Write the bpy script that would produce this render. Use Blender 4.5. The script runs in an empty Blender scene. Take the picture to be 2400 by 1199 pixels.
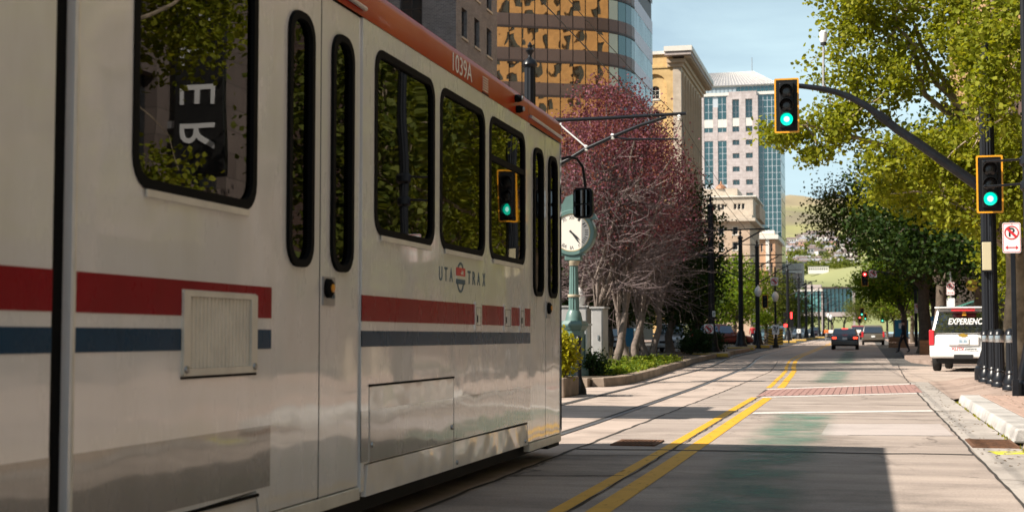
import bpy, bmesh, math, random
import numpy as np
from mathutils import Vector, Matrix
R = math.radians
S = bpy.context.scene
COL = S.collection
rng = random.Random(7)

# ------------------------------------------------------------------ camera, sky, sun, exposure
CAM_H = 1.12
cam_d = bpy.data.cameras.new('camera'); cam = bpy.data.objects.new('camera', cam_d); COL.objects.link(cam)
cam.location = (0, 0, CAM_H)
cam.rotation_euler = (R(90 + 3.237), 0, R(13.9))
cam_d.sensor_width = 36; cam_d.lens = 50.0
cam_d.clip_start = 0.1; cam_d.clip_end = 12000
cam_d.dof.use_dof = True; cam_d.dof.focus_distance = 17.0; cam_d.dof.aperture_fstop = 3.6
S.camera = cam
SUN_EL = R(42); SUN_X, SUN_Y = -0.85, -0.53          # horizontal direction towards the sun
W = bpy.data.worlds.new('World'); S.world = W; W.use_nodes = True
nt = W.node_tree; nt.nodes.clear()
wo = nt.nodes.new('ShaderNodeOutputWorld'); bg = nt.nodes.new('ShaderNodeBackground')
sk = nt.nodes.new('ShaderNodeTexSky'); sk.sky_type = 'NISHITA'; sk.sun_disc = False
sk.sun_elevation = SUN_EL; sk.sun_rotation = math.atan2(SUN_X, SUN_Y); sk.altitude = 1300
sk.air_density = 1.0; sk.dust_density = 1.6; sk.ozone_density = 1.0
tc = nt.nodes.new('ShaderNodeTexCoord'); mp = nt.nodes.new('ShaderNodeMapping')
mp.inputs['Scale'].default_value = (1.2, 1.2, 5.5)
cn = nt.nodes.new('ShaderNodeTexNoise'); cn.inputs['Scale'].default_value = 2.1; cn.inputs['Detail'].default_value = 7
cn.inputs['Roughness'].default_value = .58; cn.inputs['Distortion'].default_value = .6
cr = nt.nodes.new('ShaderNodeValToRGB'); cr.color_ramp.elements[0].position = .34; cr.color_ramp.elements[1].position = .74
cr.color_ramp.elements[0].color = (.06, .06, .06, 1); cr.color_ramp.elements[1].color = (.62, .62, .62, 1)
cm = nt.nodes.new('ShaderNodeMix'); cm.data_type = 'RGBA'; cm.inputs['B'].default_value = (7.0, 9.2, 9.9, 1)
L = nt.links.new
L(tc.outputs['Generated'], mp.inputs['Vector']); L(mp.outputs[0], cn.inputs['Vector']); L(cn.outputs['Fac'], cr.inputs['Fac'])
L(sk.outputs[0], cm.inputs['A']); 
sz = nt.nodes.new('ShaderNodeSeparateXYZ'); L(tc.outputs['Generated'], sz.inputs[0])       # thin haze thickens towards the horizon
hz_ = nt.nodes.new('ShaderNodeMapRange'); hz_.interpolation_type = 'SMOOTHSTEP'; hz_.inputs['From Min'].default_value = .0; hz_.inputs['From Max'].default_value = .5
hz_.inputs['To Min'].default_value = .62; hz_.inputs['To Max'].default_value = .0; L(sz.outputs['Z'], hz_.inputs['Value'])
ad_ = nt.nodes.new('ShaderNodeMath'); ad_.operation = 'ADD'; ad_.use_clamp = True; L(hz_.outputs[0], ad_.inputs[0]); L(cr.outputs[0], ad_.inputs[1])
L(ad_.outputs[0], cm.inputs['Factor']); L(cm.outputs['Result'], bg.inputs['Color'])
L(bg.outputs[0], wo.inputs['Surface']); bg.inputs['Strength'].default_value = 0.055
sun_d = bpy.data.lights.new('sun', 'SUN'); sun = bpy.data.objects.new('sun', sun_d); COL.objects.link(sun)
sun_d.energy = 5.0; sun_d.angle = R(.53); sun_d.color = (1, .915, .80)
sv = Vector((SUN_X * math.cos(SUN_EL), SUN_Y * math.cos(SUN_EL), math.sin(SUN_EL))).normalized()
sun.rotation_euler = sv.to_track_quat('Z', 'Y').to_euler(); sun.location = sv * 60
S.view_settings.view_transform = 'Standard'; S.view_settings.look = 'None'
S.view_settings.exposure = 0.95; S.view_settings.gamma = 1; S.view_settings.use_curve_mapping = False
S.render.engine = 'CYCLES'
S.cycles.use_denoising = True
S.cycles.max_bounces = 8; S.cycles.transparent_max_bounces = 12
S.cycles.sample_clamp_indirect = 6

# ------------------------------------------------------------------ helpers
_th = R(13.9); _p = R(3.237); _F = 3333.3
_fw = Vector((-math.sin(_th) * math.cos(_p), math.cos(_th) * math.cos(_p), math.sin(_p)))
_rt = Vector((math.cos(_th), math.sin(_th), 0)); _up = _rt.cross(_fw)
def at(u, v, Y):
    d = _fw + _rt * ((u - 1200) / _F) - _up * ((v - 599.5) / _F)
    t = Y / d.y
    return Vector((d.x * t, Y, CAM_H + d.z * t))

MATS = {}
def mat(name, col, rough=.6, metal=0., spec=.5, var=0., vscale=3., bump=0., bscale=40., col2=None, coat=0., emit=None, estr=0., vdist=0., detail=5., stretch=None, wave=0.):
    if name in MATS: return MATS[name]
    m = bpy.data.materials.new(name); m.use_nodes = True; t = m.node_tree; b = t.nodes['Principled BSDF']
    b.inputs['Base Color'].default_value = (*col, 1); b.inputs['Roughness'].default_value = rough
    b.inputs['Metallic'].default_value = metal; b.inputs['Specular IOR Level'].default_value = spec
    if coat: b.inputs['Coat Weight'].default_value = coat; b.inputs['Coat Roughness'].default_value = .06
    if emit: b.inputs['Emission Color'].default_value = (*emit, 1); b.inputs['Emission Strength'].default_value = estr
    g = t.nodes.new('ShaderNodeNewGeometry')
    vec = g.outputs['Position']
    if stretch:
        mpn = t.nodes.new('ShaderNodeMapping'); mpn.inputs['Scale'].default_value = stretch
        t.links.new(vec, mpn.inputs['Vector']); vec = mpn.outputs[0]
    if var or col2:
        n = t.nodes.new('ShaderNodeTexNoise'); n.inputs['Scale'].default_value = vscale; n.inputs['Detail'].default_value = detail
        n.inputs['Roughness'].default_value = .62; n.inputs['Distortion'].default_value = vdist
        t.links.new(vec, n.inputs['Vector'])
        rp = t.nodes.new('ShaderNodeValToRGB')
        c2 = col2 or tuple(min(1, c * (1 + var)) for c in col); c1 = col if col2 else tuple(c * (1 - var) for c in col)
        rp.color_ramp.elements[0].position = .33; rp.color_ramp.elements[1].position = .67
        rp.color_ramp.elements[0].color = (*c1, 1); rp.color_ramp.elements[1].color = (*c2, 1)
        t.links.new(n.outputs['Fac'], rp.inputs['Fac']); t.links.new(rp.outputs[0], b.inputs['Base Color'])
    if bump or wave:
        n2 = t.nodes.new('ShaderNodeTexNoise'); n2.inputs['Scale'].default_value = bscale; n2.inputs['Detail'].default_value = 4 if bump else 1
        t.links.new(g.outputs['Position'], n2.inputs['Vector'])
        bp = t.nodes.new('ShaderNodeBump'); bp.inputs['Strength'].default_value = bump or 1.; bp.inputs['Distance'].default_value = wave or .02
        t.links.new(n2.outputs['Fac'], bp.inputs['Height']); t.links.new(bp.outputs[0], b.inputs['Normal'])
        if coat: t.links.new(bp.outputs[0], b.inputs['Coat Normal'])
    MATS[name] = m
    return m

def leaf_mat(name, c1, c2, c3, trans=.35):
    m = bpy.data.materials.new(name); m.use_nodes = True; t = m.node_tree; t.nodes.clear()
    o = t.nodes.new('ShaderNodeOutputMaterial'); g = t.nodes.new('ShaderNodeNewGeometry')
    rp = t.nodes.new('ShaderNodeValToRGB'); e = rp.color_ramp.elements
    e[0].color = (*c1, 1); e[1].color = (*c3, 1); k = e.new(.5); k.color = (*c2, 1)
    t.links.new(g.outputs['Random Per Island'], rp.inputs['Fac'])
    b = t.nodes.new('ShaderNodeBsdfPrincipled'); b.inputs['Roughness'].default_value = .55; b.inputs['Specular IOR Level'].default_value = .1
    tr = t.nodes.new('ShaderNodeBsdfTranslucent')
    gm = t.nodes.new('ShaderNodeMix'); gm.data_type = 'RGBA'; gm.blend_type = 'MULTIPLY'; gm.inputs['Factor'].default_value = 1
    gm.inputs['B'].default_value = (1.5, 1.4, .5, 1)
    t.links.new(rp.outputs[0], gm.inputs['A']); t.links.new(gm.outputs['Result'], tr.inputs['Color'])
    t.links.new(rp.outputs[0], b.inputs['Base Color'])
    mx = t.nodes.new('ShaderNodeMixShader'); mx.inputs['Fac'].default_value = trans
    t.links.new(b.outputs[0], mx.inputs[1]); t.links.new(tr.outputs[0], mx.inputs[2]); t.links.new(mx.outputs[0], o.inputs['Surface'])
    return m

WORLD_ROOTS = {}
class MB:
    def __init__(s): s.v = []; s.f = []; s.m = []; s.cur = 0
    def add(s, vs, fs):
        b = len(s.v); s.v += [tuple(p) for p in vs]
        for f in fs: s.f.append([b + i for i in f]); s.m.append(s.cur)
        return s
    def box(s, x0, y0, z0, x1, y1, z1):
        vs = [(x, y, z) for z in (z0, z1) for y in (y0, y1) for x in (x0, x1)]
        return s.add(vs, [(0, 2, 3, 1), (4, 5, 7, 6), (0, 1, 5, 4), (2, 6, 7, 3), (0, 4, 6, 2), (1, 3, 7, 5)])
    def quad(s, a, b, c, d): return s.add([a, b, c, d], [(0, 1, 2, 3)])
    def prism(s, pts, off):
        n = len(pts); off = Vector(off); p = [Vector(q) for q in pts]
        return s.add(p + [q + off for q in p], [tuple(range(n)), tuple(range(2 * n - 1, n - 1, -1))] + [(i, n + i, n + (i + 1) % n, (i + 1) % n) for i in range(n)])
    def tube(s, pts, r, n=8, cap=True):
        pts = [Vector(p) for p in pts]; rr = r if isinstance(r, (list, tuple)) else [r] * len(pts)
        rings = []; ref = None
        for i, p in enumerate(pts):
            d = (pts[min(i + 1, len(pts) - 1)] - pts[max(i - 1, 0)])
            if d.length < 1e-9: d = Vector((0, 0, 1))
            d.normalize()
            if ref is None: ref = Vector((1, 0, 0)) if abs(d.x) < .8 else Vector((0, 1, 0))
            a = (ref - d * ref.dot(d)).normalized(); b = d.cross(a); ref = a
            rings.append([p + (a * math.cos(2 * math.pi * k / n) + b * math.sin(2 * math.pi * k / n)) * rr[i] for k in range(n)])
        vs = [q for g in rings for q in g]; fs = []
        for i in range(len(pts) - 1):
            for k in range(n): fs.append((i * n + k, i * n + (k + 1) % n, (i + 1) * n + (k + 1) % n, (i + 1) * n + k))
        if cap: fs += [tuple(range(n - 1, -1, -1)), tuple(range((len(pts) - 1) * n, len(pts) * n))]
        return s.add(vs, fs)
    def lathe(s, prof, c=(0, 0, 0), n=16, axis='Z', flute=0.):
        c = Vector(c); vs = []; fs = []
        for r, h in prof:
            for k in range(n):
                a = 2 * math.pi * k / n; q = r * (1 - (flute if k % 2 else 0))
                x, y = q * math.cos(a), q * math.sin(a)
                vs.append(c + (Vector((x, y, h)) if axis == 'Z' else Vector((x, h, y)) if axis == 'Y' else Vector((h, x, y))))
        for i in range(len(prof) - 1):
            for k in range(n): fs.append((i * n + k, i * n + (k + 1) % n, (i + 1) * n + (k + 1) % n, (i + 1) * n + k))
        fs += [tuple(range(n - 1, -1, -1)), tuple(range((len(prof) - 1) * n, len(prof) * n))]
        return s.add(vs, fs)
    def mesh(s, name, mats, bevel=0., smooth=False, off=(0, 0, 0), bseg=2):
        me = bpy.data.meshes.new(name); ox, oy, oz = off
        me.from_pydata([(x - ox, y - oy, z - oz) for x, y, z in s.v], [], s.f)
        for m in (mats if isinstance(mats, (list, tuple)) else [mats]): me.materials.append(m)
        if s.m: me.polygons.foreach_set('material_index', s.m)
        bm = bmesh.new(); bm.from_mesh(me); bmesh.ops.delete(bm, geom=[v for v in bm.verts if not v.link_faces], context='VERTS'); bmesh.ops.recalc_face_normals(bm, faces=bm.faces)
        if bevel:
            es = [e for e in bm.edges if len(e.link_faces) == 2 and e.calc_face_angle(0) > .6]
            bmesh.ops.bevel(bm, geom=es, offset=bevel, segments=bseg, affect='EDGES', profile=.5, clamp_overlap=True)
        if smooth:
            for f in bm.faces: f.smooth = True
            for e in bm.edges:
                if len(e.link_faces) == 2 and e.calc_face_angle(0) > R(38): e.smooth = False
        bm.to_mesh(me); bm.free(); me.update()
        return me
    def build(s, name, mats, parent=None, **k):
        off = (0, 0, 0)
        if parent:
            r = parent
            while r.parent: r = r.parent
            if r.name in WORLD_ROOTS: off = r.location
        return link(name, s.mesh(name, mats, off=off, **k), parent)
def link(name, me, parent=None, loc=None, rot=None):
    o = bpy.data.objects.new(name, me); COL.objects.link(o)
    if parent: o.parent = parent
    if loc is not None: o.location = loc
    if rot is not None: o.rotation_euler = rot
    return o
def tag(o, label=None, cat=None, group=None, kind=None):
    if label: o['label'] = label
    if cat: o['category'] = cat
    if group: o['group'] = group
    if kind: o['kind'] = kind
    return o
def thing(name, label, cat, loc=(0, 0, 0), group=None, world=True, rz=0.):
    o = bpy.data.objects.new(name, None); COL.objects.link(o); o.location = loc; o.empty_display_size = .2
    o.rotation_euler = (0, 0, rz)
    if world: WORLD_ROOTS[o.name] = 1
    return tag(o, label, cat, group)
def copy_tree(o, parent=None):
    c = o.copy(); COL.objects.link(c); c.parent = parent
    for ch in list(o.children): copy_tree(ch, c)
    return c
def struct(o): o['kind'] = 'structure'; return o
def stuff(o): o['kind'] = 'stuff'; return o

def rrect(a0, b0, a1, b1, r, n=5):
    out = []
    for cx, cy, s0 in ((a1 - r, b1 - r, 0), (a0 + r, b1 - r, 90), (a0 + r, b0 + r, 180), (a1 - r, b0 + r, 270)):
        for k in range(n + 1):
            a = R(s0 + 90 * k / n); out.append((cx + r * math.cos(a), cy + r * math.sin(a)))
    return out
def plate(name, outer, holes, xf, th, m, parent, to3):
    """flat plate with holes; to3(a, b, d) maps plate coordinates and depth d to world"""
    bm = bmesh.new(); es = []
    for loop in [outer] + list(holes):
        vs = [bm.verts.new((a, b, 0)) for a, b in loop]
        es += [bm.edges.new((vs[i], vs[(i + 1) % len(vs)])) for i in range(len(vs))]
    bmesh.ops.triangle_fill(bm, use_beauty=True, edges=es)
    bmesh.ops.dissolve_limit(bm, angle_limit=.01, verts=bm.verts, edges=bm.edges)
    if th:
        g = bmesh.ops.extrude_face_region(bm, geom=list(bm.faces))
        for e in g['geom']:
            if isinstance(e, bmesh.types.BMVert): e.co.z = -th
    r = parent
    while r.parent: r = r.parent
    off = r.location if r.name in WORLD_ROOTS else Vector((0, 0, 0))
    for v in bm.verts: v.co = Vector(to3(v.co.x, v.co.y, xf + v.co.z)) - off
    bmesh.ops.recalc_face_normals(bm, faces=bm.faces)
    me = bpy.data.meshes.new(name); bm.to_mesh(me); bm.free(); me.materials.append(m)
    return link(name, me, parent)
def text_mesh(s, size, sx=1., ext=.002, bold=0., shear=0.):
    cu = bpy.data.curves.new('lettering', 'FONT'); cu.body = s; cu.size = size; cu.extrude = ext
    cu.align_x = 'CENTER'; cu.align_y = 'CENTER'; cu.offset = bold; cu.shear = shear; cu.resolution_u = 3
    o = bpy.data.objects.new('tmp', cu); COL.objects.link(o)
    dg = bpy.context.evaluated_depsgraph_get(); me = bpy.data.meshes.new_from_object(o.evaluated_get(dg))
    bpy.data.objects.remove(o)
    for v in me.vertices: v.co.x *= sx
    return me
M_X = Matrix(((0, 0, 1), (1, 0, 0), (0, 1, 0)))       # text facing +X, reading along +Y
M_S = Matrix(((1, 0, 0), (0, 0, -1), (0, 1, 0)))      # text facing -Y
M_W = Matrix(((0, 0, -1), (-1, 0, 0), (0, 1, 0)))     # text facing -X
def lettering(s, loc, size, m, parent, basis, sx=1., bold=0., ext=.002, shear=0., name='lettering', width=None, roll=0.):
    me = text_mesh(s, size, sx, ext, bold, shear); me.name = name; me.materials.append(m)
    xs = [v.co.x for v in me.vertices]
    if width and xs:
        k = width / (max(xs) - min(xs))
        for v in me.vertices: v.co.x *= k
    B = basis.to_4x4() @ Matrix.Rotation(roll, 4, 'Z')
    r = parent
    while r.parent: r = r.parent
    off = r.location if r.name in WORLD_ROOTS else Vector((0, 0, 0))
    me.transform(Matrix.Translation(Vector(loc) - Vector(off)) @ B)
    return link(name, me, parent)
def gz(y):      # the street climbs slightly towards the hills
    return 0. if y < 55 else .0048 * (y - 55) if y < 230 else .84 + .004 * (y - 230)

# ------------------------------------------------------------------ materials
def M(k): return MATS[k]
mat('black_rubber', (.006, .0065, .007), .75, spec=.08, bump=.05)
mat('black_paint', (.008, .009, .011), .45, spec=.2, bump=.03, bscale=30)
mat('post_paint', (.008, .009, .012), .32, spec=.3, var=.3, vscale=6)
mat('dark', (.01, .01, .011), .8)
mat('steel', (.42, .42, .42), .35, metal=1., var=.15, vscale=8)
mat('galv', (.36, .36, .37), .5, metal=.6, var=.15, vscale=4)
mat('white_paint', (.72, .72, .70), .45, var=.05, vscale=2)
mat('sign_white', (.78, .78, .77), .4)
mat('sign_red', (.55, .02, .03), .4)
mat('sign_black', (.02, .02, .02), .4)
mat('sign_green', (.03, .18, .12), .5)
mat('signal_yellow', (.75, .33, .015), .4, var=.12, vscale=5)
mat('signal_black', (.007, .007, .008), .5, spec=.2)
mat('lens_off', (.025, .022, .022), .25)
mat('green_lit', (.0, .4, .28), .3, emit=(.0, 1., .62), estr=.62)
mat('green_core', (.6, 1, .9), .3, emit=(.45, 1., .85), estr=1.1)
mat('red_lit', (.6, .02, .02), .3, emit=(1, .04, .035), estr=2.2)
mat('red_core', (1, .5, .5), .3, emit=(1., .35, .33), estr=2.4)
mat('tail_lit', (.6, .02, .01), .3, emit=(1, .07, .03), estr=1.3)
mat('amber', (.7, .3, .03), .3)
# ------------------------------------------------------------------ street and ground
def ground_mat(name, c1, c2, scale, streak=(1, 1, 1), spec=.25, fine=.16, stain=.35, rough=.75, bump=.35, cracks=False):
    m = bpy.data.materials.new(name); MATS[name] = m; m.use_nodes = True; t = m.node_tree; b = t.nodes['Principled BSDF']
    b.inputs['Roughness'].default_value = rough; b.inputs['Specular IOR Level'].default_value = spec
    g = t.nodes.new('ShaderNodeNewGeometry'); mpn = t.nodes.new('ShaderNodeMapping'); mpn.inputs['Scale'].default_value = streak
    t.links.new(g.outputs['Position'], mpn.inputs['Vector'])
    def noise(sc, det, vec, rgh=.6):
        n = t.nodes.new('ShaderNodeTexNoise'); n.inputs['Scale'].default_value = sc; n.inputs['Detail'].default_value = det
        n.inputs['Roughness'].default_value = rgh; t.links.new(vec, n.inputs['Vector']); return n
    n1 = noise(scale, 6, mpn.outputs[0]); n2 = noise(55, 3, g.outputs['Position'], .8); n3 = noise(.55, 8, g.outputs['Position'], .7)
    rp = t.nodes.new('ShaderNodeValToRGB'); e = rp.color_ramp.elements
    e[0].position = .3; e[1].position = .7; e[0].color = (*c1, 1); e[1].color = (*c2, 1)
    t.links.new(n1.outputs['Fac'], rp.inputs['Fac'])
    def mul(a, fac_node, lo, hi, p0, p1):
        r2 = t.nodes.new('ShaderNodeValToRGB'); r2.color_ramp.elements[0].position = p0; r2.color_ramp.elements[1].position = p1
        r2.color_ramp.elements[0].color = (lo, lo, lo, 1); r2.color_ramp.elements[1].color = (hi, hi, hi, 1)
        t.links.new(fac_node.outputs['Fac'], r2.inputs['Fac'])
        mx = t.nodes.new('ShaderNodeMix'); mx.data_type = 'RGBA'; mx.blend_type = 'MULTIPLY'; mx.inputs['Factor'].default_value = 1
        t.links.new(a, mx.inputs['A']); t.links.new(r2.outputs[0], mx.inputs['B']); return mx.outputs['Result']
    c = mul(rp.outputs[0], n2, 1 - fine, 1 + fine, .3, .7)
    c = mul(c, n3, 1 - stain, 1.08, .34, .52)
    if cracks:
        v = t.nodes.new('ShaderNodeTexVoronoi'); v.feature = 'DISTANCE_TO_EDGE'; v.inputs['Scale'].default_value = .42
        nd = noise(2.2, 4, g.outputs['Position']); ad = t.nodes.new('ShaderNodeVectorMath'); ad.operation = 'MULTIPLY_ADD'
        ad.inputs[1].default_value = (.55, .55, 0); t.links.new(nd.outputs['Color'], ad.inputs[0]); t.links.new(g.outputs['Position'], ad.inputs[2]); t.links.new(ad.outputs[0], v.inputs['Vector'])
        r3 = t.nodes.new('ShaderNodeMapRange'); r3.inputs['From Min'].default_value = .002; r3.inputs['From Max'].default_value = .009; r3.inputs['To Min'].default_value = .45
        t.links.new(v.outputs['Distance'], r3.inputs['Value'])
        ng = noise(.23, 2, g.outputs['Position']); r4 = t.nodes.new('ShaderNodeMapRange'); r4.inputs['From Min'].default_value = .47; r4.inputs['From Max'].default_value = .56; t.links.new(ng.outputs['Fac'], r4.inputs['Value'])
        mm = t.nodes.new('ShaderNodeMix'); mm.data_type = 'FLOAT'; mm.inputs['A'].default_value = 1.; t.links.new(r4.outputs[0], mm.inputs['Factor']); t.links.new(r3.outputs[0], mm.inputs['B'])
        mc = t.nodes.new('ShaderNodeMix'); mc.data_type = 'RGBA'; mc.blend_type = 'MULTIPLY'; mc.inputs['Factor'].default_value = 1
        t.links.new(c, mc.inputs['A']); t.links.new(mm.outputs['Result'], mc.inputs['B']); c = mc.outputs['Result']
        ns = noise(3.1, 5, g.outputs['Position'], .75); c = mul(c, ns, .55, 1.02, .24, .36)
    t.links.new(c, b.inputs['Base Color'])
    bp = t.nodes.new('ShaderNodeBump'); bp.inputs['Strength'].default_value = bump; bp.inputs['Distance'].default_value = .01
    t.links.new(n2.outputs['Fac'], bp.inputs['Height']); t.links.new(bp.outputs[0], b.inputs['Normal'])
    return m
ground_mat('earth', (.10, .10, .07), (.16, .15, .10), .05)
ground_mat('concrete_road', (.235, .195, .172), (.375, .312, .27), 1.3, (.22, 1.6, 1), fine=.26, stain=.34, cracks=True)
ground_mat('track_slab', (.33, .265, .225), (.43, .35, .30), 1.1, (.5, 1.4, 1), stain=.38, cracks=True)
ground_mat('asphalt', (.075, .072, .070), (.11, .105, .10), 1.0)
ground_mat('patch_concrete', (.36, .31, .29), (.42, .37, .345), 1.2, (.3, 1.4, 1), stain=.2)
ground_mat('gutter_concrete', (.29, .26, .235), (.40, .36, .325), 1.0, (1, .5, 1), stain=.38, cracks=True)
ground_mat('curb_white', (.34, .32, .30), (.48, .455, .43), 2.5, stain=.38, bump=.5)
ground_mat('curb_brown', (.23, .175, .13), (.31, .24, .185), 3.0, stain=.35)
ground_mat('walk_base', (.27, .20, .165), (.34, .26, .22), 2.0)
ground_mat('soil', (.06, .045, .032), (.1, .075, .05), 5)
mat('crack', (.035, .03, .026), .95)
mat('paver_red', (.33, .19, .165), .8, var=.14, vscale=9, bump=.3)
mat('paver_tan', (.36, .25, .20), .8, var=.18, vscale=6, bump=.3)
mat('rail_steel', (.30, .29, .29), .38, metal=.9, var=.25, vscale=3)
mat('rust', (.17, .075, .035), .85, col2=(.07, .035, .02), vscale=14, bump=.3)

def worn_paint(name, col, wear=.5, sc=9., streak=(1, 1, 1), soft=.09, fade=None):
    m = bpy.data.materials.new(name); MATS[name] = m; m.use_nodes = True; t = m.node_tree; b = t.nodes['Principled BSDF']
    b.inputs['Roughness'].default_value = .65
    g = t.nodes.new('ShaderNodeNewGeometry'); mpn = t.nodes.new('ShaderNodeMapping'); mpn.inputs['Scale'].default_value = streak
    n = t.nodes.new('ShaderNodeTexNoise'); n.inputs['Scale'].default_value = sc; n.inputs['Detail'].default_value = 8; n.inputs['Roughness'].default_value = .72
    rp = t.nodes.new('ShaderNodeValToRGB'); rp.color_ramp.elements[0].position = wear - soft; rp.color_ramp.elements[1].position = wear + soft
    rp.color_ramp.elements[0].color = (0, 0, 0, 1); rp.color_ramp.elements[1].color = (1, 1, 1, 1)
    t.links.new(g.outputs['Position'], mpn.inputs['Vector']); t.links.new(mpn.outputs[0], n.inputs['Vector']); t.links.new(n.outputs['Fac'], rp.inputs['Fac'])
    if fade:
        sx_ = t.nodes.new('ShaderNodeSeparateXYZ'); t.links.new(g.outputs['Position'], sx_.inputs[0])
        a1 = t.nodes.new('ShaderNodeMath'); a1.operation = 'ADD'; a1.inputs[1].default_value = -fade[0]; t.links.new(sx_.outputs['X'], a1.inputs[0])
        a2 = t.nodes.new('ShaderNodeMath'); a2.operation = 'ABSOLUTE'; t.links.new(a1.outputs[0], a2.inputs[0])
        a3 = t.nodes.new('ShaderNodeMapRange'); a3.interpolation_type = 'SMOOTHSTEP'; a3.inputs['From Min'].default_value = fade[1]; a3.inputs['From Max'].default_value = fade[2]; a3.inputs['To Min'].default_value = 1; a3.inputs['To Max'].default_value = 0
        t.links.new(a2.outputs[0], a3.inputs['Value'])
        a4 = t.nodes.new('ShaderNodeMath'); a4.operation = 'MULTIPLY'; t.links.new(rp.outputs[0], a4.inputs[0]); t.links.new(a3.outputs[0], a4.inputs[1]); t.links.new(a4.outputs[0], b.inputs['Alpha'])
    else: t.links.new(rp.outputs[0], b.inputs['Alpha'])
    n2 = t.nodes.new('ShaderNodeTexNoise'); n2.inputs['Scale'].default_value = 5; n2.inputs['Detail'].default_value = 6
    r2 = t.nodes.new('ShaderNodeValToRGB'); r2.color_ramp.elements[0].color = (*[c * .72 for c in col], 1); r2.color_ramp.elements[1].color = (*[min(1, c * 1.15) for c in col], 1)
    t.links.new(g.outputs['Position'], n2.inputs['Vector']); t.links.new(n2.outputs['Fac'], r2.inputs['Fac']); t.links.new(r2.outputs[0], b.inputs['Base Color'])
    return m
worn_paint('yellow_line', (.66, .345, .012), .33, 11, (1, .25, 1))
worn_paint('white_line', (.66, .62, .58), .36, 9)
worn_paint('green_lane', (.10, .23, .165), .54, 1.2, (1., 1.3, 1), .20, (-.85, .12, .55))
worn_paint('spray_yellow', (.75, .72, .02), .5, 7)

def ribbon(left, right, ys, z, name, m, n=None):
    b = MB(); vs = []
    for x0, x1, y in zip(left, right, ys): vs += [(x0, y, gz(y) + z), (x1, y, gz(y) + z)]
    b.add(vs, [(2 * i, 2 * i + 1, 2 * i + 3, 2 * i + 2) for i in range(len(ys) - 1)])
    return struct(b.build(name, m))
YS = [-30, 0, 20, 40, 55, 60, 70, 80, 95, 110, 130, 160, 200, 230, 260, 320, 420, 600]
b = MB(); vs = []
ysg = [-1500, -200] + YS + [800, 1200, 3000, 7000]
for y in ysg:
    z = gz(min(y, 600)) - .03
    vs += [(-5000, y, z), (-60, y, z), (60, y, z), (5000, y, z)]
b.add(vs, [(4 * i + k, 4 * i + k + 1, 4 * i + k + 5, 4 * i + k + 4) for i in range(len(ysg) - 1) for k in range(3)])
struct(b.build('ground', M('earth')))
ribbon([-2.80] * len(YS), [1.02] * len(YS), YS, 0, 'road', M('concrete_road'))
far = [y for y in YS if y >= 40]
ribbon([1.02] * len(far), [9.] * len(far), far, -.006, 'side_road', M('asphalt'))
ribbon([-30] * len(YS), [-6.3] * len(YS), YS, -.008, 'west_road', M('asphalt'))
ribbon([-6.3] * len(YS), [-2.80] * len(YS), YS, 0, 'track_bed', M('track_slab'))
ribbon([-45] * len(YS), [-22] * len(YS), YS, .12, 'west_pavement', M('walk_base'))
# strip of cross street and pull-in on the right
struct(MB().quad((1.02, 36.5, .0), (9, 36.5, .0), (9, 58, .0), (1.02, 58, .0)).build('driveway', M('track_slab')))

def curve(keys):
    def f(y):
        if y <= keys[0][0]: return keys[0][1]
        for (a, xa), (c, xc) in zip(keys, keys[1:]):
            if y <= c:
                t = (y - a) / (c - a); t = t * t * (3 - 2 * t) * .35 + t * .65
                return xa + (xc - xa) * t
        return keys[-1][1]
    return f
TRK = curve([(18, -4.10), (22, -4.16), (30, -4.28), (41, -4.55), (52, -4.85), (60, -5.2), (67, -5.6), (76, -5.9), (90, -6.0), (400, -6.0)])
YEL = curve([(12, -1.80), (27, -1.86), (32, -1.93), (40, -2.15), (47, -2.36), (54, -2.7), (61, -3.0), (68, -3.2), (76, -3.3), (104, -3.25), (300, -3.25)])
fine_y = [-30 + 1.5 * i for i in range(60)] + [62 + 3 * i for i in range(20)] + [122 + 12 * i for i in range(24)]
for off, w0, w1, nm, mm, z in ((.7175, -.035, .035, 'rail', 'rail_steel', .008), (.7175, -.11, -.035, 'rail_groove', 'crack', .004)):
    for sgn in (-1, 1):
        xs = [TRK(y) + sgn * off for y in fine_y]
        ribbon([x + (w0 if sgn > 0 else -w1) for x in xs], [x + (w1 if sgn > 0 else -w0) for x in xs], fine_y, z, nm, M(mm))
jr = random.Random(5)
jy = [8 + .35 * i for i in range(160)]
jx = [-2.81 - (0 if y < 30 else (y - 30) * .007 if y < 46 else .112 + (y - 46) * .045) + jr.uniform(-.012, .012) for y in jy]
ribbon([x - jr.uniform(.01, .028) for x in jx], [x + jr.uniform(.008, .022) for x in jx], jy, .004, 'track_joint', M('crack'))
jx = [YEL(y) - .05 + jr.uniform(-.012, .012) for y in jy if y < 30]
ribbon([x - jr.uniform(.004, .014) for x in jx], [x + jr.uniform(.003, .012) for x in jx], jy[:len(jx)], .0085, 'road_crack', M('crack'))
gxx = [1.0 + jr.uniform(-.012, .012) + (.04 if y > 30 else 0) + (.012 * (y - 40) if y > 40 else 0) for y in jy if y < 60]
ribbon([x - jr.uniform(.008, .02) for x in gxx], [x + jr.uniform(.006, .018) for x in gxx], jy[:len(gxx)], .0085, 'gutter_joint', M('crack'))
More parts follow.
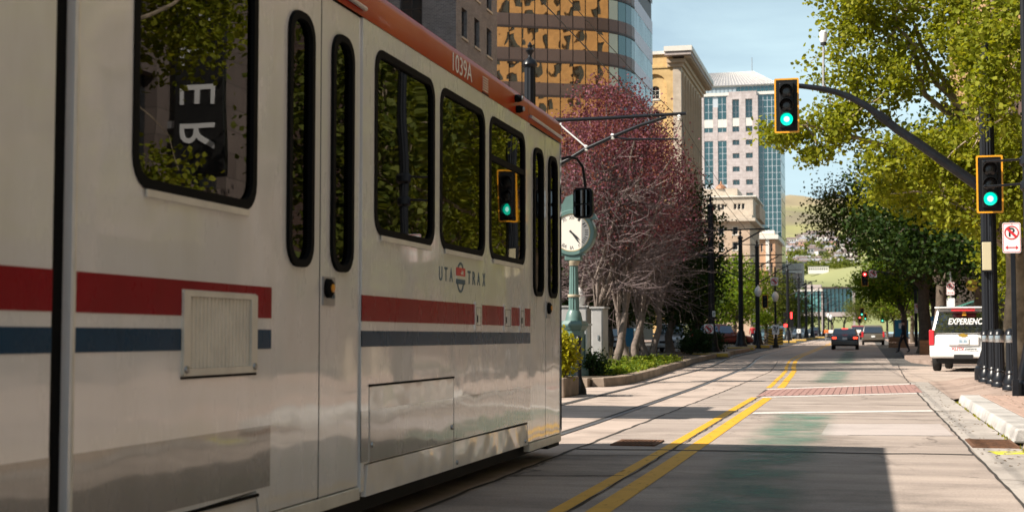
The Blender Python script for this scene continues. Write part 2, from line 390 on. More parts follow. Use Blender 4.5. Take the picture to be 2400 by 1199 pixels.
for y0, xa, xb, w in ((14.02, -2.8, 1.0, .10), (16.7, -.2, 1.0, .022), (13.2, -2.8, -1.9, .03), (11.2, -2.8, -1.9, .03), (19.6, -2.8, -1.9, .04), (24.0, -2.8, 1., .03), (45., -2.8, 1., .05)):
    n = 14; pts = [(xa + (xb - xa) * i / n, y0 + .22 * (i / n) + jr.uniform(-.02, .02) * (w / .05)) for i in range(n + 1)]
    b = MB(); b.add([(x, y - w * jr.uniform(.3, .7), .0045) for x, y in pts] + [(x, y + w * jr.uniform(.3, .7), .0045) for x, y in pts], [(i, i + 1, n + 2 + i, n + 1 + i) for i in range(n)])
    struct(b.build('slab_joint', M('crack')))
# yellow double line, broken at the crosswalk
for off in (-.13, .13):
    for lo, hi in ((-10, 26.6 if off < 0 else 26.4), (31.6, 150)):
        ys = sorted([y for y in fine_y if lo < y < hi] + [lo, hi]); w = .055 + .025 * (off > 0)
        ribbon([YEL(y) + off - w for y in ys], [YEL(y) + off + w for y in ys], ys, .004, 'yellow_line', M('yellow_line'))
# crosswalk
def skew(y_at0, x, k): return y_at0 + (x + 1.9) * k
def bar(xa, ya, xb, yb, w, nm, m='white_line', z=.0045):
    struct(MB().quad((xa, ya - w / 2, z), (xb, yb - w / 2, z), (xb, yb + w / 2, z), (xa, ya + w / 2, z)).build(nm, M(m)))
bar(-1.60, 21.15, .98, 22.45, .42, 'stop_line')
bar(-1.85, 26.75, 1.02, 29.35, .45, 'crosswalk_line')
bar(-2.02, 30.7, 1.15, 35.1, .5, 'crosswalk_line')
cw = struct(MB().quad((-1.98, 26.98, .003), (1.05, 29.62, .003), (1.12, 34.7, .003), (-2.05, 30.45, .003)).build('crosswalk', M('crack')))
bw = .124; pieces = []
for i in range(25):
    x0 = -1.98 + i * bw; xm = x0 + bw / 2; ya = 26.98 + (xm + 1.98) * .871 + .05; yb = 30.45 + (xm + 2.05) * 1.34 - .05
    n = int((yb - ya) / .30); st = (yb - ya) / n
    for k in range(n): pieces.append((xm, ya + (k + .5) * st, st))
pieces.sort(key=lambda p: p[1])
bm_ = MB().box(-bw / 2 + .006, -.135, -.004, bw / 2 - .006, .135, .006).mesh('brick', M('paver_red'))
for x, y, st in pieces[:290]:
    link('brick', bm_, cw, (x, y, .003 + jr.uniform(-.0012, .0015)), (0, 0, jr.uniform(-.012, .012)))
rest = MB()
for x, y, st in pieces[290:]: rest.box(x - bw / 2 + .006, y - st / 2 + .008, 0, x + bw / 2 - .006, y + st / 2 - .008, .009 + jr.uniform(-.001, .001))
stuff(rest.build('brick_field', M('paver_red'), cw))
# patches, green lane paint, spray paint
struct(MB().quad((-.50, 16.62, .002), (.97, 16.85, .002), (.93, 19.15, .002), (-.47, 18.8, .002)).build('road_patch', M('patch_concrete')))
for x0, x1, y0, y1 in ((-1.5, -.2, 9., 21.), (-1.5, -.2, 35.5, 47.), (-1.5, -.2, 60., 92.)):
    b = MB().add([(x0, y0, gz(y0) + .0065), (x1, y0, gz(y0) + .0065), (x1, y1, gz(y1) + .0065), (x0, y1, gz(y1) + .0065)], [(0, 1, 2, 3)])
    struct(b.build('green_lane_paint', M('green_lane')))
struct(MB().quad((1.2, 14.3, .0045), (1.52, 14.3, .0045), (1.52, 14.75, .0045), (1.15, 14.72, .0045)).build('spray_mark', M('spray_yellow')))
# right gutter, curb stones, pavement
struct(MB().quad((1.02, -30, .003), (1.5, -30, .003), (1.5, 36.5, .003), (1.02, 36.5, .003)).build('gutter', M('gutter_concrete')))
walk = struct(MB().box(1.86, -30, -.05, 14, 25.2, .145).build('pavement', M('walk_base')))
b = MB(); gxs = [1.5, 1.95, 2.25, 2.6, 14]; gys = [25.2, 26, 27, 34.5, 36.5]
def wz(x, y):
    f = 1. if x > 2.5 else .75 if x > 2.2 else .3 if x > 1.9 else .06
    if y < 25.3: f = 1. if x > 1.6 else .5
    elif y < 26.1: f = max(f, .55 if x > 1.6 else .2)
    return .145 * f
b.add([(x, y, wz(x, y)) for y in gys for x in gxs], [(5 * j + i, 5 * j + i + 1, 5 * j + i + 6, 5 * j + i + 5) for j in range(4) for i in range(4)])
b.quad((1.5, 36.5, .0), (14, 36.5, .0), (14, 36.5, .145), (1.5, 36.5, .01))
struct(b.build('curb_ramp', M('walk_base')))
bm1 = MB().box(-.085, -.19, 0, .085, .19, .012).mesh('brick', M('paver_tan'), bevel=.003, bseg=1)
n = 0
for j in range(60):
    for i in range(6):
        x = 1.95 + .185 * i; y = 15.2 + j * .40 + (.2 if i % 2 else 0)
        if n >= 290 or y > 24.9: continue
        link('brick', bm1, walk, (x, y, .141 + jr.uniform(-.002, .002)), (0, 0, jr.uniform(-.01, .01))); n += 1
bk = MB()
for j in range(74):
    for i in range(30):
        x = 2.7 + .185 * i; y = 25.5 + j * .40 * .37 * 1.0
        if y < 36: bk.box(x - .085, y - .066, .14, x + .085, y + .066, .154 + jr.uniform(-.002, .002))
stuff(bk.build('brick_paving', M('paver_tan'), walk))
curb = thing('curb', 'pale concrete curb stones edging the brick pavement on the right side of the road', 'curb', (1.7, 10, 0))
y = -30.
while y < 24.9:
    l = 2.2 if y > 13.5 else 3.; l = min(l, 25. - y)
    if 12.4 < y < 15.8: pass
    cs = MB(); xi = 1.5; h = .15
    cs.prism([(xi, y + .012, 0), (1.855, y + .012, 0), (1.855, y + .012, h), (xi + .045, y + .012, h)], (0, l - .024, 0))
    o = cs.build('curb_stone', M('curb_white' if y > 15.5 else 'curb_brown'), curb, bevel=.02)
    y += l
    if abs(y - 15.9) < 1.2: y = 15.9 if y < 15.9 else y
# weeds along the gutter line
wd = MB()
for i in range(420):
    yy = jr.uniform(14.2, 26); x = 1.495 + jr.gauss(0, .012); h = jr.uniform(.015, .05)
    if math.sin(yy * 3.1) + jr.uniform(-.9, .9) < .1: continue
    a = jr.uniform(0, 6.28); dx, dy = math.cos(a) * .02, math.sin(a) * .02
    wd.add([(x - dy * .5, yy + dx * .5, .003), (x + dy * .5, yy - dx * .5, .003), (x + dx, yy + dy, h)], [(0, 1, 2)])
MATS['weed'] = leaf_mat('weed', (.20, .19, .02), (.28, .26, .03), (.14, .16, .02))
tag(wd.build('weeds', M('weed')), 'yellow-green weeds sprouting in the gutter joint along the curb', 'weeds', kind='stuff')
lt = []
for i in range(260):
    lt.append((rng.uniform(1.05, 1.5) if rng.random() < .7 else rng.uniform(1.9, 2.6), rng.uniform(13, 34), .0))
lb_ = MB()
for x, y, _ in lt:
    z = .006 if x < 1.5 else .156; a = rng.uniform(0, 6.28); s = rng.uniform(.012, .03); c_, s_ = math.cos(a) * s, math.sin(a) * s
    lb_.add([(x - c_, y - s_, z), (x + s_ * .5, y - c_ * .5, z + .006), (x + c_, y + s_, z), (x - s_ * .5, y + c_ * .5, z + .004)], [(0, 1, 2, 3)])
tag(lb_.build('leaf_litter', mat('litter', (.14, .09, .04), .9, var=.4, vscale=9)), 'small dry leaves scattered in the gutter and on the brick corner', 'leaves', kind='stuff')
# drain grate between the tracks and the yellow line, and the gutter inlet by the curb
def grate(nm, lab, x0, x1, y0, y1, nb, z, along):
    t = thing(nm, lab, 'drain grate', ((x0 + x1) / 2, (y0 + y1) / 2, 0))
    b = MB(); w = .03
    b.box(x0, y0, 0, x1, y0 + w, z); b.box(x0, y1 - w, 0, x1, y1, z); b.box(x0, y0 + w, 0, x0 + w, y1 - w, z); b.box(x1 - w, y0 + w, 0, x1, y1 - w, z)
    b.build('frame', M('rust'), t)
    MB().quad((x0 + .01, y0 + .01, .0052), (x1 - .01, y0 + .01, .0052), (x1 - .01, y1 - .01, .0052), (x0 + .01, y1 - .01, .0052)).build('pit', M('dark'), t)
    for i in range(nb):
        f = (i + .5) / nb
        if along == 'y': x = x0 + w + (x1 - x0 - 2 * w) * f; MB().box(x - .008, y0 + w, .0055, x + .008, y1 - w, z).build('bar', M('rust'), t)
        else: q = y0 + w + (y1 - y0 - 2 * w) * f; MB().box(x0 + w, q - .012, .0055, x1 - w, q + .012, z).build('bar', M('rust'), t)
grate('drain_grate', 'square rusty drain grate set in the concrete beside the tram track', -2.56, -2.1, 14.55, 15.28, 10, .016, 'y')
grate('gutter_inlet', 'rusty storm drain inlet against the curb at the right edge', 1.04, 1.5, 15.1, 16.2, 12, .018, 'x')
# left island with curb, planting bed
isl = thing('island_curb', 'brown concrete curb round the planted island left of the track', 'curb', (-7, 45, 0))
ek = curve([(31.3, -5.62), (31.8, -5.42), (34, -5.4), (38, -5.6), (48, -6.2), (60, -6.9), (66, -7.0), (80, -7.1), (95, -7.2)])
ys = [31.3 + i * 1.6 for i in range(40)]
for a, c in zip(ys, ys[1:]):
    g0, g1 = gz(a), gz(c)
    b = MB(); b.add([(ek(a), a + .01, g0), (ek(c), c - .01, g1), (ek(c) - .3, c - .01, g1), (ek(a) - .3, a + .01, g0), (ek(a) - .02, a + .01, g0 + .2), (ek(c) - .02, c - .01, g1 + .2), (ek(c) - .3, c - .01, g1 + .2), (ek(a) - .3, a + .01, g0 + .2)],
        [(0, 1, 2, 3), (4, 5, 6, 7), (0, 1, 5, 4), (1, 2, 6, 5), (2, 3, 7, 6), (3, 0, 4, 7)])
    b.build('curb_stone', M('curb_brown'), isl, bevel=.015, bseg=1)
for k in range(3):
    MB().box(-5.95 - k * .75 - .73, 31.0, 0, -5.95 - k * .75, 31.3, .2).build('curb_stone', M('curb_brown'), isl, bevel=.015)
b = MB(); vs = []
for y in ys: vs += [(-9.6, y, gz(y) + .17), (ek(y) - .3, y, gz(y) + .17)]
b.add(vs, [(2 * i, 2 * i + 1, 2 * i + 3, 2 * i + 2) for i in range(len(ys) - 1)]); b.quad((-9.6, 31.0, .0), (-5.9, 31.3, .0), (-5.9, 31.3, .17), (-9.6, 31.3, .17))
struct(b.build('planting_bed', M('soil')))
# pavement on the right beyond the driveway
b = MB(); yy = [58, 62, 68, 80, 100, 120, 150, 200, 230]; xl = [2.5, 1.9, 1.8, 2.0, 2.2, 2.3, 2.6, 2.6, 2.6]
b.add([p for y, x in zip(yy, xl) for p in ((x, y, gz(y) + .15), (14, y, gz(y) + .15), (x, y, gz(y) - .01))], [f for i in range(len(yy) - 1) for f in ((3 * i, 3 * i + 1, 3 * i + 4, 3 * i + 3), (3 * i, 3 * i + 3, 3 * i + 5, 3 * i + 2))])
b.quad((2.5, 58, 0), (14, 58, 0), (14, 58, .15), (2.5, 58, .15))
struct(b.build('far_pavement', M('walk_base')))

# ------------------------------------------------------------------ hills
def hill_h(x, y):
    base = np.interp(y, [600, 900, 1300, 1700, 1900, 2300, 3000, 3600, 5000], [3, 20, 57, 100, 122, 178, 268, 262, 200])
    ridge = 14 * math.sin(x * .011 + y * .004) + 9 * math.sin(x * .027 - y * .009 + 1) + 5 * math.sin(x * .06 + y * .02)
    ridge += 60 * (max(0, min(1, (y - 1900) / 1200))) * (math.sin((x + 700) * .0018 + .6) - .1)
    return base + ridge * min(1, max(0, (y - 700) / 500)) * .55
b = MB(); nx, ny = 90, 110
xs_ = [-1400 + 2400 * i / nx for i in range(nx + 1)]; yh = [600 + 4400 * (j / ny) ** 1.25 for j in range(ny + 1)]
b.add([(x, y, hill_h(x, y)) for y in yh for x in xs_], [(j * (nx + 1) + i, j * (nx + 1) + i + 1, (j + 1) * (nx + 1) + i + 1, (j + 1) * (nx + 1) + i) for j in range(ny) for i in range(nx)])
m = bpy.data.materials.new('hill_grass'); MATS['hill_grass'] = m; m.use_nodes = True; t = m.node_tree; pb = t.nodes['Principled BSDF']
pb.inputs['Roughness'].default_value = .95; pb.inputs['Specular IOR Level'].default_value = .1
g = t.nodes.new('ShaderNodeNewGeometry'); sx = t.nodes.new('ShaderNodeSeparateXYZ'); t.links.new(g.outputs['Position'], sx.inputs[0])
n = t.nodes.new('ShaderNodeTexNoise'); n.inputs['Scale'].default_value = .012; n.inputs['Detail'].default_value = 8; n.inputs['Roughness'].default_value = .65
t.links.new(g.outputs['Position'], n.inputs['Vector'])
ma = t.nodes.new('ShaderNodeMath'); ma.operation = 'MULTIPLY_ADD'; ma.inputs[1].default_value = 130; t.links.new(n.outputs['Fac'], ma.inputs[0]); t.links.new(sx.outputs['Z'], ma.inputs[2])
mr = t.nodes.new('ShaderNodeMapRange'); mr.inputs['From Min'].default_value = 40; mr.inputs['From Max'].default_value = 370; t.links.new(ma.outputs[0], mr.inputs['Value'])
rp = t.nodes.new('ShaderNodeValToRGB'); e = rp.color_ramp.elements
e[0].color = (.215, .23, .10, 1); e[1].color = (.30, .24, .155, 1)
for p_, c_ in ((.3, (.26, .265, .125)), (.52, (.255, .245, .11)), (.62, (.20, .17, .12)), (.72, (.25, .24, .115)), (.85, (.30, .245, .15))):
    q = e.new(p_); q.color = (*c_, 1)
t.links.new(mr.outputs[0], rp.inputs['Fac']); t.links.new(rp.outputs[0], pb.inputs['Base Color'])
struct(b.build('hills', m, smooth=True))
# ------------------------------------------------------------------ tram
def tram_paint(name, col, grime=.14, coat=1., spec=.5):
    m = bpy.data.materials.new(name); MATS[name] = m; m.use_nodes = True; t = m.node_tree; b = t.nodes['Principled BSDF']
    b.inputs['Roughness'].default_value = .26; b.inputs['Specular IOR Level'].default_value = spec
    b.inputs['Coat Weight'].default_value = coat; b.inputs['Coat Roughness'].default_value = .05; b.inputs['Coat IOR'].default_value = 1.6
    g = t.nodes.new('ShaderNodeNewGeometry'); mpn = t.nodes.new('ShaderNodeMapping'); mpn.inputs['Scale'].default_value = (1, 2.2, .8)
    t.links.new(g.outputs['Position'], mpn.inputs['Vector'])
    n = t.nodes.new('ShaderNodeTexNoise'); n.inputs['Scale'].default_value = 1.6; n.inputs['Detail'].default_value = 7; n.inputs['Roughness'].default_value = .65
    t.links.new(mpn.outputs[0], n.inputs['Vector'])
    rp = t.nodes.new('ShaderNodeValToRGB'); rp.color_ramp.elements[0].position = .3; rp.color_ramp.elements[1].position = .62
    rp.color_ramp.elements[0].color = (*[c * (1 - grime) * k for c, k in zip(col, (1, .99, .96))], 1); rp.color_ramp.elements[1].color = (*col, 1)
    t.links.new(n.outputs['Fac'], rp.inputs['Fac']); t.links.new(rp.outputs[0], b.inputs['Base Color'])
    n2 = t.nodes.new('ShaderNodeTexNoise'); n2.inputs['Scale'].default_value = 1.5; n2.inputs['Detail'].default_value = 1.5
    t.links.new(g.outputs['Position'], n2.inputs['Vector'])
    bp = t.nodes.new('ShaderNodeBump'); bp.inputs['Strength'].default_value = .5; bp.inputs['Distance'].default_value = .016
    t.links.new(n2.outputs['Fac'], bp.inputs['Height']); t.links.new(bp.outputs[0], b.inputs['Normal']); t.links.new(bp.outputs[0], b.inputs['Coat Normal'])
    r2 = t.nodes.new('ShaderNodeMapRange'); r2.inputs['To Min'].default_value = .36; r2.inputs['To Max'].default_value = .2
    t.links.new(n.outputs['Fac'], r2.inputs['Value']); t.links.new(r2.outputs[0], b.inputs['Roughness'])
    return m
tram_paint('tram_white', (.80, .815, .82), .10)
tram_paint('tram_red', (.27, .004, .012), .25, .0, .14)
tram_paint('tram_blue', (.004, .046, .105), .25, .0, .14)
tram_paint('tram_grey', (.30, .285, .265), .2)
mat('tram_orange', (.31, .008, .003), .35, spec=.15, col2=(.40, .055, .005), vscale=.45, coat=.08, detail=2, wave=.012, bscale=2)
mat('skirt_white', (.80, .79, .76), .28, var=.08, vscale=2.5, coat=.6, wave=.05, bscale=2.6)
mat('roof_grey', (.45, .44, .43), .6)
mat('hatch_metal', (.70, .68, .60), .35, var=.1, vscale=6)
mat('interior', (.025, .027, .03), .7)
mat('seat_cloth', (.03, .07, .13), .9)
mat('grab_yellow', (.65, .38, .02), .35)
mat('ink_blue', (.012, .07, .13), .4)
m = bpy.data.materials.new('tram_glass'); MATS['tram_glass'] = m; m.use_nodes = True; t = m.node_tree; t.nodes.clear()
o_ = t.nodes.new('ShaderNodeOutputMaterial'); tr = t.nodes.new('ShaderNodeBsdfTransparent'); tr.inputs['Color'].default_value = (.20, .22, .21, 1)
gl = t.nodes.new('ShaderNodeBsdfGlossy'); gl.inputs['Roughness'].default_value = .012; fr = t.nodes.new('ShaderNodeFresnel'); fr.inputs['IOR'].default_value = 1.9
n2 = t.nodes.new('ShaderNodeTexNoise'); n2.inputs['Scale'].default_value = 1.1; n2.inputs['Detail'].default_value = 1
g = t.nodes.new('ShaderNodeNewGeometry'); t.links.new(g.outputs['Position'], n2.inputs['Vector'])
bp = t.nodes.new('ShaderNodeBump'); bp.inputs['Strength'].default_value = .12; bp.inputs['Distance'].default_value = .02
t.links.new(n2.outputs['Fac'], bp.inputs['Height']); t.links.new(bp.outputs[0], gl.inputs['Normal'])
mx = t.nodes.new('ShaderNodeMixShader'); t.links.new(fr.outputs[0], mx.inputs['Fac']); t.links.new(tr.outputs[0], mx.inputs[1]); t.links.new(gl.outputs[0], mx.inputs[2]); t.links.new(mx.outputs[0], o_.inputs['Surface'])

X0 = -2.76; XF = -5.41; XC = (X0 + XF) / 2
tram = thing('tram', 'long white tram with red and blue stripes and orange roof edge filling the left side', 'tram', (XC, 6, 0))
t3 = lambda a, b_, d: (X0 + d, a, b_)
wh = M('tram_white'); blk = M('black_rubber')
def win(y0, z0, y1, z1, r, parent=tram, name='window', recess=.012, fr=.045, pane=True):
    f = plate('window_frame' if name == 'window' else name, rrect(y0, z0, y1, z1, r), [rrect(y0 + fr, z0 + fr, y1 - fr, z1 - fr, max(.02, r - fr * .6))], .007, .05, blk, parent, t3)
    p = plate('pane', rrect(y0 + fr - .01, z0 + fr - .01, y1 - fr + .01, z1 - fr + .01, max(.02, r - fr * .6)), [], -recess, .006, M('tram_glass'), f, t3)
    return f
hole = lambda y0, z0, y1, z1, r: rrect(y0 + .012, z0 + .012, y1 - .012, z1 - .012, r)
W3 = [(7.81, 1.71, 9.0, 2.815, .13), (9.13, 1.71, 10.295, 2.815, .13), (10.43, 1.71, 11.605, 2.815, .13)]
BIG = (4.99, 1.70, 6.155, 2.815, .13)
# dark core behind the outer skin (closes the seams) and interior
for y0, y1 in ((-14, 4.42), (4.6, 13.0)):
    core = MB()
    core.quad((XF + .06, y0, .3), (XF + .06, y1, .3), (XF + .06, y1, 3.1), (XF + .06, y0, 3.1))
    core.quad((XF + .06, y0, .95), (X0 - .09, y0, .95), (X0 - .09, y1, .95), (XF + .06, y1, .95))
    core.quad((XF + .06, y0, 2.95), (X0 - .09, y0, 2.95), (X0 - .09, y1, 2.95), (XF + .06, y1, 2.95))
    core.quad((XF + .06, y0, .3), (X0 - .09, y0, .3), (X0 - .09, y0, 3.0), (XF + .06, y0, 3.0))
    core.quad((XF + .06, y1, .3), (X0 - .09, y1, .3), (X0 - .09, y1, 3.0), (XF + .06, y1, 3.0))
    core.quad((X0 - .09, y0, .25), (X0 - .09, y1, .25), (X0 - .09, y1, 1.45), (X0 - .09, y0, 1.45))
    core.build('interior_lining', M('interior'), tram)
for i, y in enumerate((5.1, 5.9, 8.1, 8.95, 9.75, 10.6)):
    s = MB().box(XC + .25, y, .95, X0 - .2, y + .42, 1.38).box(XC + .25, y, 1.38, X0 - .2, y + .09, 2.02)
    s.build('seat', M('seat_cloth'), tram, bevel=.04)
for y in (7.9, 9.1, 10.5):
    MB().tube([(X0 - .55, y, .95), (X0 - .55, y, 2.95)], .018, 8).build('grab_rail', M('grab_yellow'), tram)
MB().tube([(X0 - .4, 7.7, 2.62), (X0 - .4, 11.6, 2.62)], .018, 8).build('grab_rail', M('grab_yellow'), tram)
# body skins
plate('body_panel', [(4.57, .26), (6.345, .26), (6.345, 2.94), (4.57, 2.94)], [hole(*BIG), [(5.28, .262 + .02), (6.24, .262 + .02), (6.19, .405), (5.33, .385)], rrect(5.425, .955, 6.165, 1.312, .01, 1)], 0, .05, wh, tram, t3)
plate('body_panel', [(7.61, .25), (7.665, .25), (7.665, .40), (7.735, .40), (7.735, .845), (9.475, .845), (9.475, .405), (11.69, .395), (11.72, .235), (11.795, .235), (11.795, 2.94), (7.61, 2.94)], [hole(*w) for w in W3], 0, .05, wh, tram, t3)
plate('rear_panel', [(-14, .25), (4.445, .25), (4.445, 2.94), (-14, 2.94)], [hole(y, 1.71, y + 1.17, 2.815, .13) for y in (-11.5, -9.8, -6., -4.4, -2.8, 1.0)], 0, .05, wh, tram, t3)
for y in (-11.5, -9.8, -6., -4.4, -2.8, 1.0): win(y, 1.71, y + 1.17, 2.815, .13)
MB().box(X0 - .5, 4.44, .2, X0 - .035, 4.58, 3.2).build('bellows', blk, tram)
MB().box(X0 - .03, 4.583, .24, X0 + .003, 4.598, 2.94).build('end_trim', M('hatch_metal'), tram)
for w in W3[:2]: win(*w)
f = win(*W3[2])
MB().box(X0 - .02, 10.47, 2.47, X0 + .004, 11.57, 2.515).build('divider', blk, f)
win(*BIG)
for w in W3 + [BIG]:
    MB().box(X0 + .0075, w[0] + .1, w[1] - .028, X0 + .016, w[2] - .1, w[1] + .002).build('drip_sill', M('hatch_metal'), tram)
# far side, front nose, floor
MB().box(XF, -14, .25, XF + .04, 4.44, 2.94).build('far_side_panel', wh, tram); MB().box(XF, 4.57, .25, XF + .04, 13.05, 2.94).build('far_side_panel', wh, tram)
nose = MB(); lv = [(.22, 0.), (.9, .05), (1.65, .0), (2.85, -.30), (3.14, -.42)]
plan = [(0, 13.095), (.07, 13.26), (.30, 13.55), (.75, 13.68), (2.65 / 2, 13.72)]
plan = plan + [(2.65 - x, y) for x, y in plan[-2::-1]]
vs = []
for z, dy in lv:
    for x, y in plan: vs.append((X0 - x, 13.093 + (y - 13.095) * max(0.05, 1 + dy * 2.1), z))
k = len(plan)
nose.add(vs, [(j * k + i, j * k + i + 1, (j + 1) * k + i + 1, (j + 1) * k + i) for j in range(4) if j != 2 for i in range(k - 1)] + [tuple(range(4 * k, 5 * k))])
nose.build('nose', wh, tram)
ws = MB(); ws.add(vs, [(2 * k + i, 2 * k + i + 1, 3 * k + i + 1, 3 * k + i) for i in range(k - 1)]); ws.build('windscreen', M('tram_glass'), tram)
# roof
prof = [(0, 2.94), (0, 3.09), (.018, 3.135), (.07, 3.18), (.18, 3.215), (.45, 3.24), (2.65 / 2, 3.26)]
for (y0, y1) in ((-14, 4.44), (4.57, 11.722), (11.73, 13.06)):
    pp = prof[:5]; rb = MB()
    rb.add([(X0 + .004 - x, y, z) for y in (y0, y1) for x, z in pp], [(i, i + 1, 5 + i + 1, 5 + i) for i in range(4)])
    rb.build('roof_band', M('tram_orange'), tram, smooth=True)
    pr = prof[4:] + [(2.65 - x, z) for x, z in prof[-2::-1]]
    rf = MB(); n_ = len(pr); rf.add([(X0 + .004 - x, y, z) for y in (y0, y1) for x, z in pr], [(i, i + 1, n_ + i + 1, n_ + i) for i in range(n_ - 1)] + [tuple(range(n_)), tuple(range(n_, 2 * n_))])
    rf.build('roof', M('roof_grey'), tram, smooth=True)
MB().box(XC - .7, 6.5, 3.25, XC + .45, 9.6, 3.42).build('roof_box', M('roof_grey'), tram, bevel=.04)
# stripes as vinyl a little proud of the paint
def strip(nm, m, y0, y1, z0, z1, pr=.0025):
    MB().box(X0 - .004, y0, z0, X0 + pr, y1, z1).build(nm, M(m), tram)
for y0, y1 in ((-14, 4.445), (4.6, 5.42), (6.17, 6.345), (7.61, 11.795)):
    strip('red_stripe', 'tram_red', y0, y1, 1.207, 1.355); strip('blue_stripe', 'tram_blue', y0, y1, 1.062, 1.153)
strip('red_stripe', 'tram_red', 5.42, 6.17, 1.318, 1.355)
for y0, y1 in ((-14, 4.445), (4.6, 6.345), (7.61, 7.73), (9.48, 11.795)):
    strip('grey_band', 'tram_grey', y0, y1, .412, .70)
# doors
def leaf(y0, y1, z0, wy0, wy1, lab=None):
    d = plate('door', [(y0, z0), (y1, z0), (y1, 2.935), (y0, 2.935)], [hole(wy0, 1.47, wy1, 2.77, .12)], -.012, .04, wh, tram, t3)
    win(wy0, 1.47, wy1, 2.77, .125, d, 'door_window_frame', recess=.018, fr=.038)
    return d
leaf(6.365, 6.992, .285, 6.545, 6.875); d2 = leaf(7.008, 7.595, .285, 7.14, 7.465)
leaf(11.812, 12.435, .225, 11.95, 12.325); d4 = leaf(12.448, 13.085, .225, 12.555, 12.915)
for y in (6.354, 7.0, 11.803, 12.442):
    MB().box(X0 - .06, y - .012, .25, X0 - .014, y + .012, 2.94).build('door_seal', blk, tram)
for y0, y1, z in ((6.35, 7.62, .255), (11.80, 13.09, .195)):
    MB().box(X0 - .06, y0, z - .05, X0 - .006, y1, z + .022).build('door_sill', M('hatch_metal'), tram, bevel=.006)
    MB().box(X0 - .05, y0, z + .022, X0 - .04, y1, z + .04).build('sill_gap', M('dark'), tram)
for y0, y1 in ((6.36, 7.6), (11.75, 13.04)):
    MB().tube([(X0 + .018, y0, 2.995), (X0 + .018, y1, 2.985)], .014, 8).build('door_track', M('steel'), tram)
def push(y0, d):
    MB().box(X0 - .012, y0, 1.285, X0 - .004, y0 + .17, 1.437).build('button_plate', M('galv'), d)
    MB().lathe([(.052, 0), (.05, .02), (.036, .03)], (X0 - .004, y0 + .055, 1.375), 18, 'X').build('button_bezel', blk, d, smooth=True)
    MB().lathe([(.026, .0), (.022, .036), (.01, .04)], (X0 - .003, y0 + .055, 1.375), 14, 'X').build('push_button', M('amber'), d, smooth=True)
    for i, w in enumerate(('PUSH', 'TO', 'OPEN')): lettering(w, (X0 - .0035, y0 + .128, 1.398 - .033 * i), .033, M('ink_blue'), d, M_X, sx=.8, ext=.001, bold=.0005)
push(7.035, d2); push(12.47, d4)
# louvre panel low on the side
vent = plate('side_vent', rrect(5.425, .955, 6.165, 1.312, .008, 1), [rrect(5.48, .985, 6.10, 1.29, .005, 1)], .012, .03, M('hatch_metal'), tram, t3)
MB().box(X0 - .04, 5.48, .985, X0 - .03, 6.10, 1.29).build('backing', M('dark'), vent)
fin = MB(); w_ = .62 / 17
fin.prism([(-.004, -w_ / 2 + .001, 0), (.014, -w_ / 4, 0), (.014, w_ / 4, 0), (-.004, w_ / 2 - .001, 0)], (0, 0, .303))
finm = fin.mesh('fin', M('hatch_metal'))
for i in range(17): link('fin', finm, vent, Vector((X0 - .012, 5.48 + w_ * (i + .5), .986)) - tram.location)
for y in (5.45, 6.135): MB().lathe([(.017, 0), (.015, .008), (.006, .011)], (X0 + .012, y, .982), 12, 'X').build('bolt', M('steel'), vent)
MB().box(X0 + .0, 5.42, .942, X0 + .006, 6.17, .953).build('vent_shadow_gap', blk, vent)
# hatches and skirts
hz = MB(); plate('equipment_hatch', [(7.747, .402), (9.458, .402), (9.458, .832), (7.747, .832)], [], .002, .03, M('skirt_white'), tram, t3)
hb = tram.children[-1]
strip('grey_band', 'tram_grey', 7.752, 9.453, .406, .70, .0045)
for y, z in ((7.79, .50), (9.42, .50)): MB().lathe([(.018, 0), (.016, .008), (.006, .011)], (X0 + .004, y, z), 12, 'X').build('latch', M('steel'), tram)
MB().box(X0 - .0, 7.74, .834, X0 + .008, 9.47, .846).build('hatch_seal', blk, tram)
sk_ = lambda pts: plate('skirt_panel', pts, [], .002, .03, M('skirt_white'), tram, t3)
sk_([(7.685, .215), (9.462, .215), (9.462, .393), (7.725, .393)]); sk_([(9.474, .215), (11.71, .215), (11.665, .385), (9.474, .396)])
sk_([(5.3, .2), (6.22, .2), (6.18, .393), (5.34, .375)])
for y, z in ((9.55, .25), (11.6, .25), (5.5, .24)): MB().lathe([(.016, 0), (.014, .008), (.006, .011)], (X0 + .003, y, z), 12, 'X').build('bolt', M('steel'), tram)
MB().box(X0 + .002, 5.36, .378, X0 + .012, 6.2, .392).build('skirt_hinge', blk, tram); MB().box(X0 + .002, 9.48, .398, X0 + .010, 11.66, .403).build('skirt_hinge', blk, tram)
# small access boxes on the stripe
for y0, y1 in ((10.01, 10.195), (10.875, 11.10), (11.405, 11.565)):
    bx = plate('access_box', rrect(y0, 1.16, y1, 1.372, .015, 2), [], .008, .012, M('tram_white'), tram, t3)
    for a in (y0 + .018, y1 - .018):
        for c in (1.176, 1.356): MB().lathe([(.005, 0), (.004, .003)], (X0 + .008, a, c), 8, 'X').build('screw', M('steel'), bx)
    plate('lid_outline', rrect(y0 + .03, 1.20, y1 - .03, 1.335, .004, 1), [rrect(y0 + .034, 1.204, y1 - .034, 1.331, .003, 1)], .0095, .002, M('dark'), bx, t3)
    MB().box(X0 + .008, y0 + .048, 1.225, X0 + .013, y0 + .062, 1.275).build('lock', M('dark'), bx)
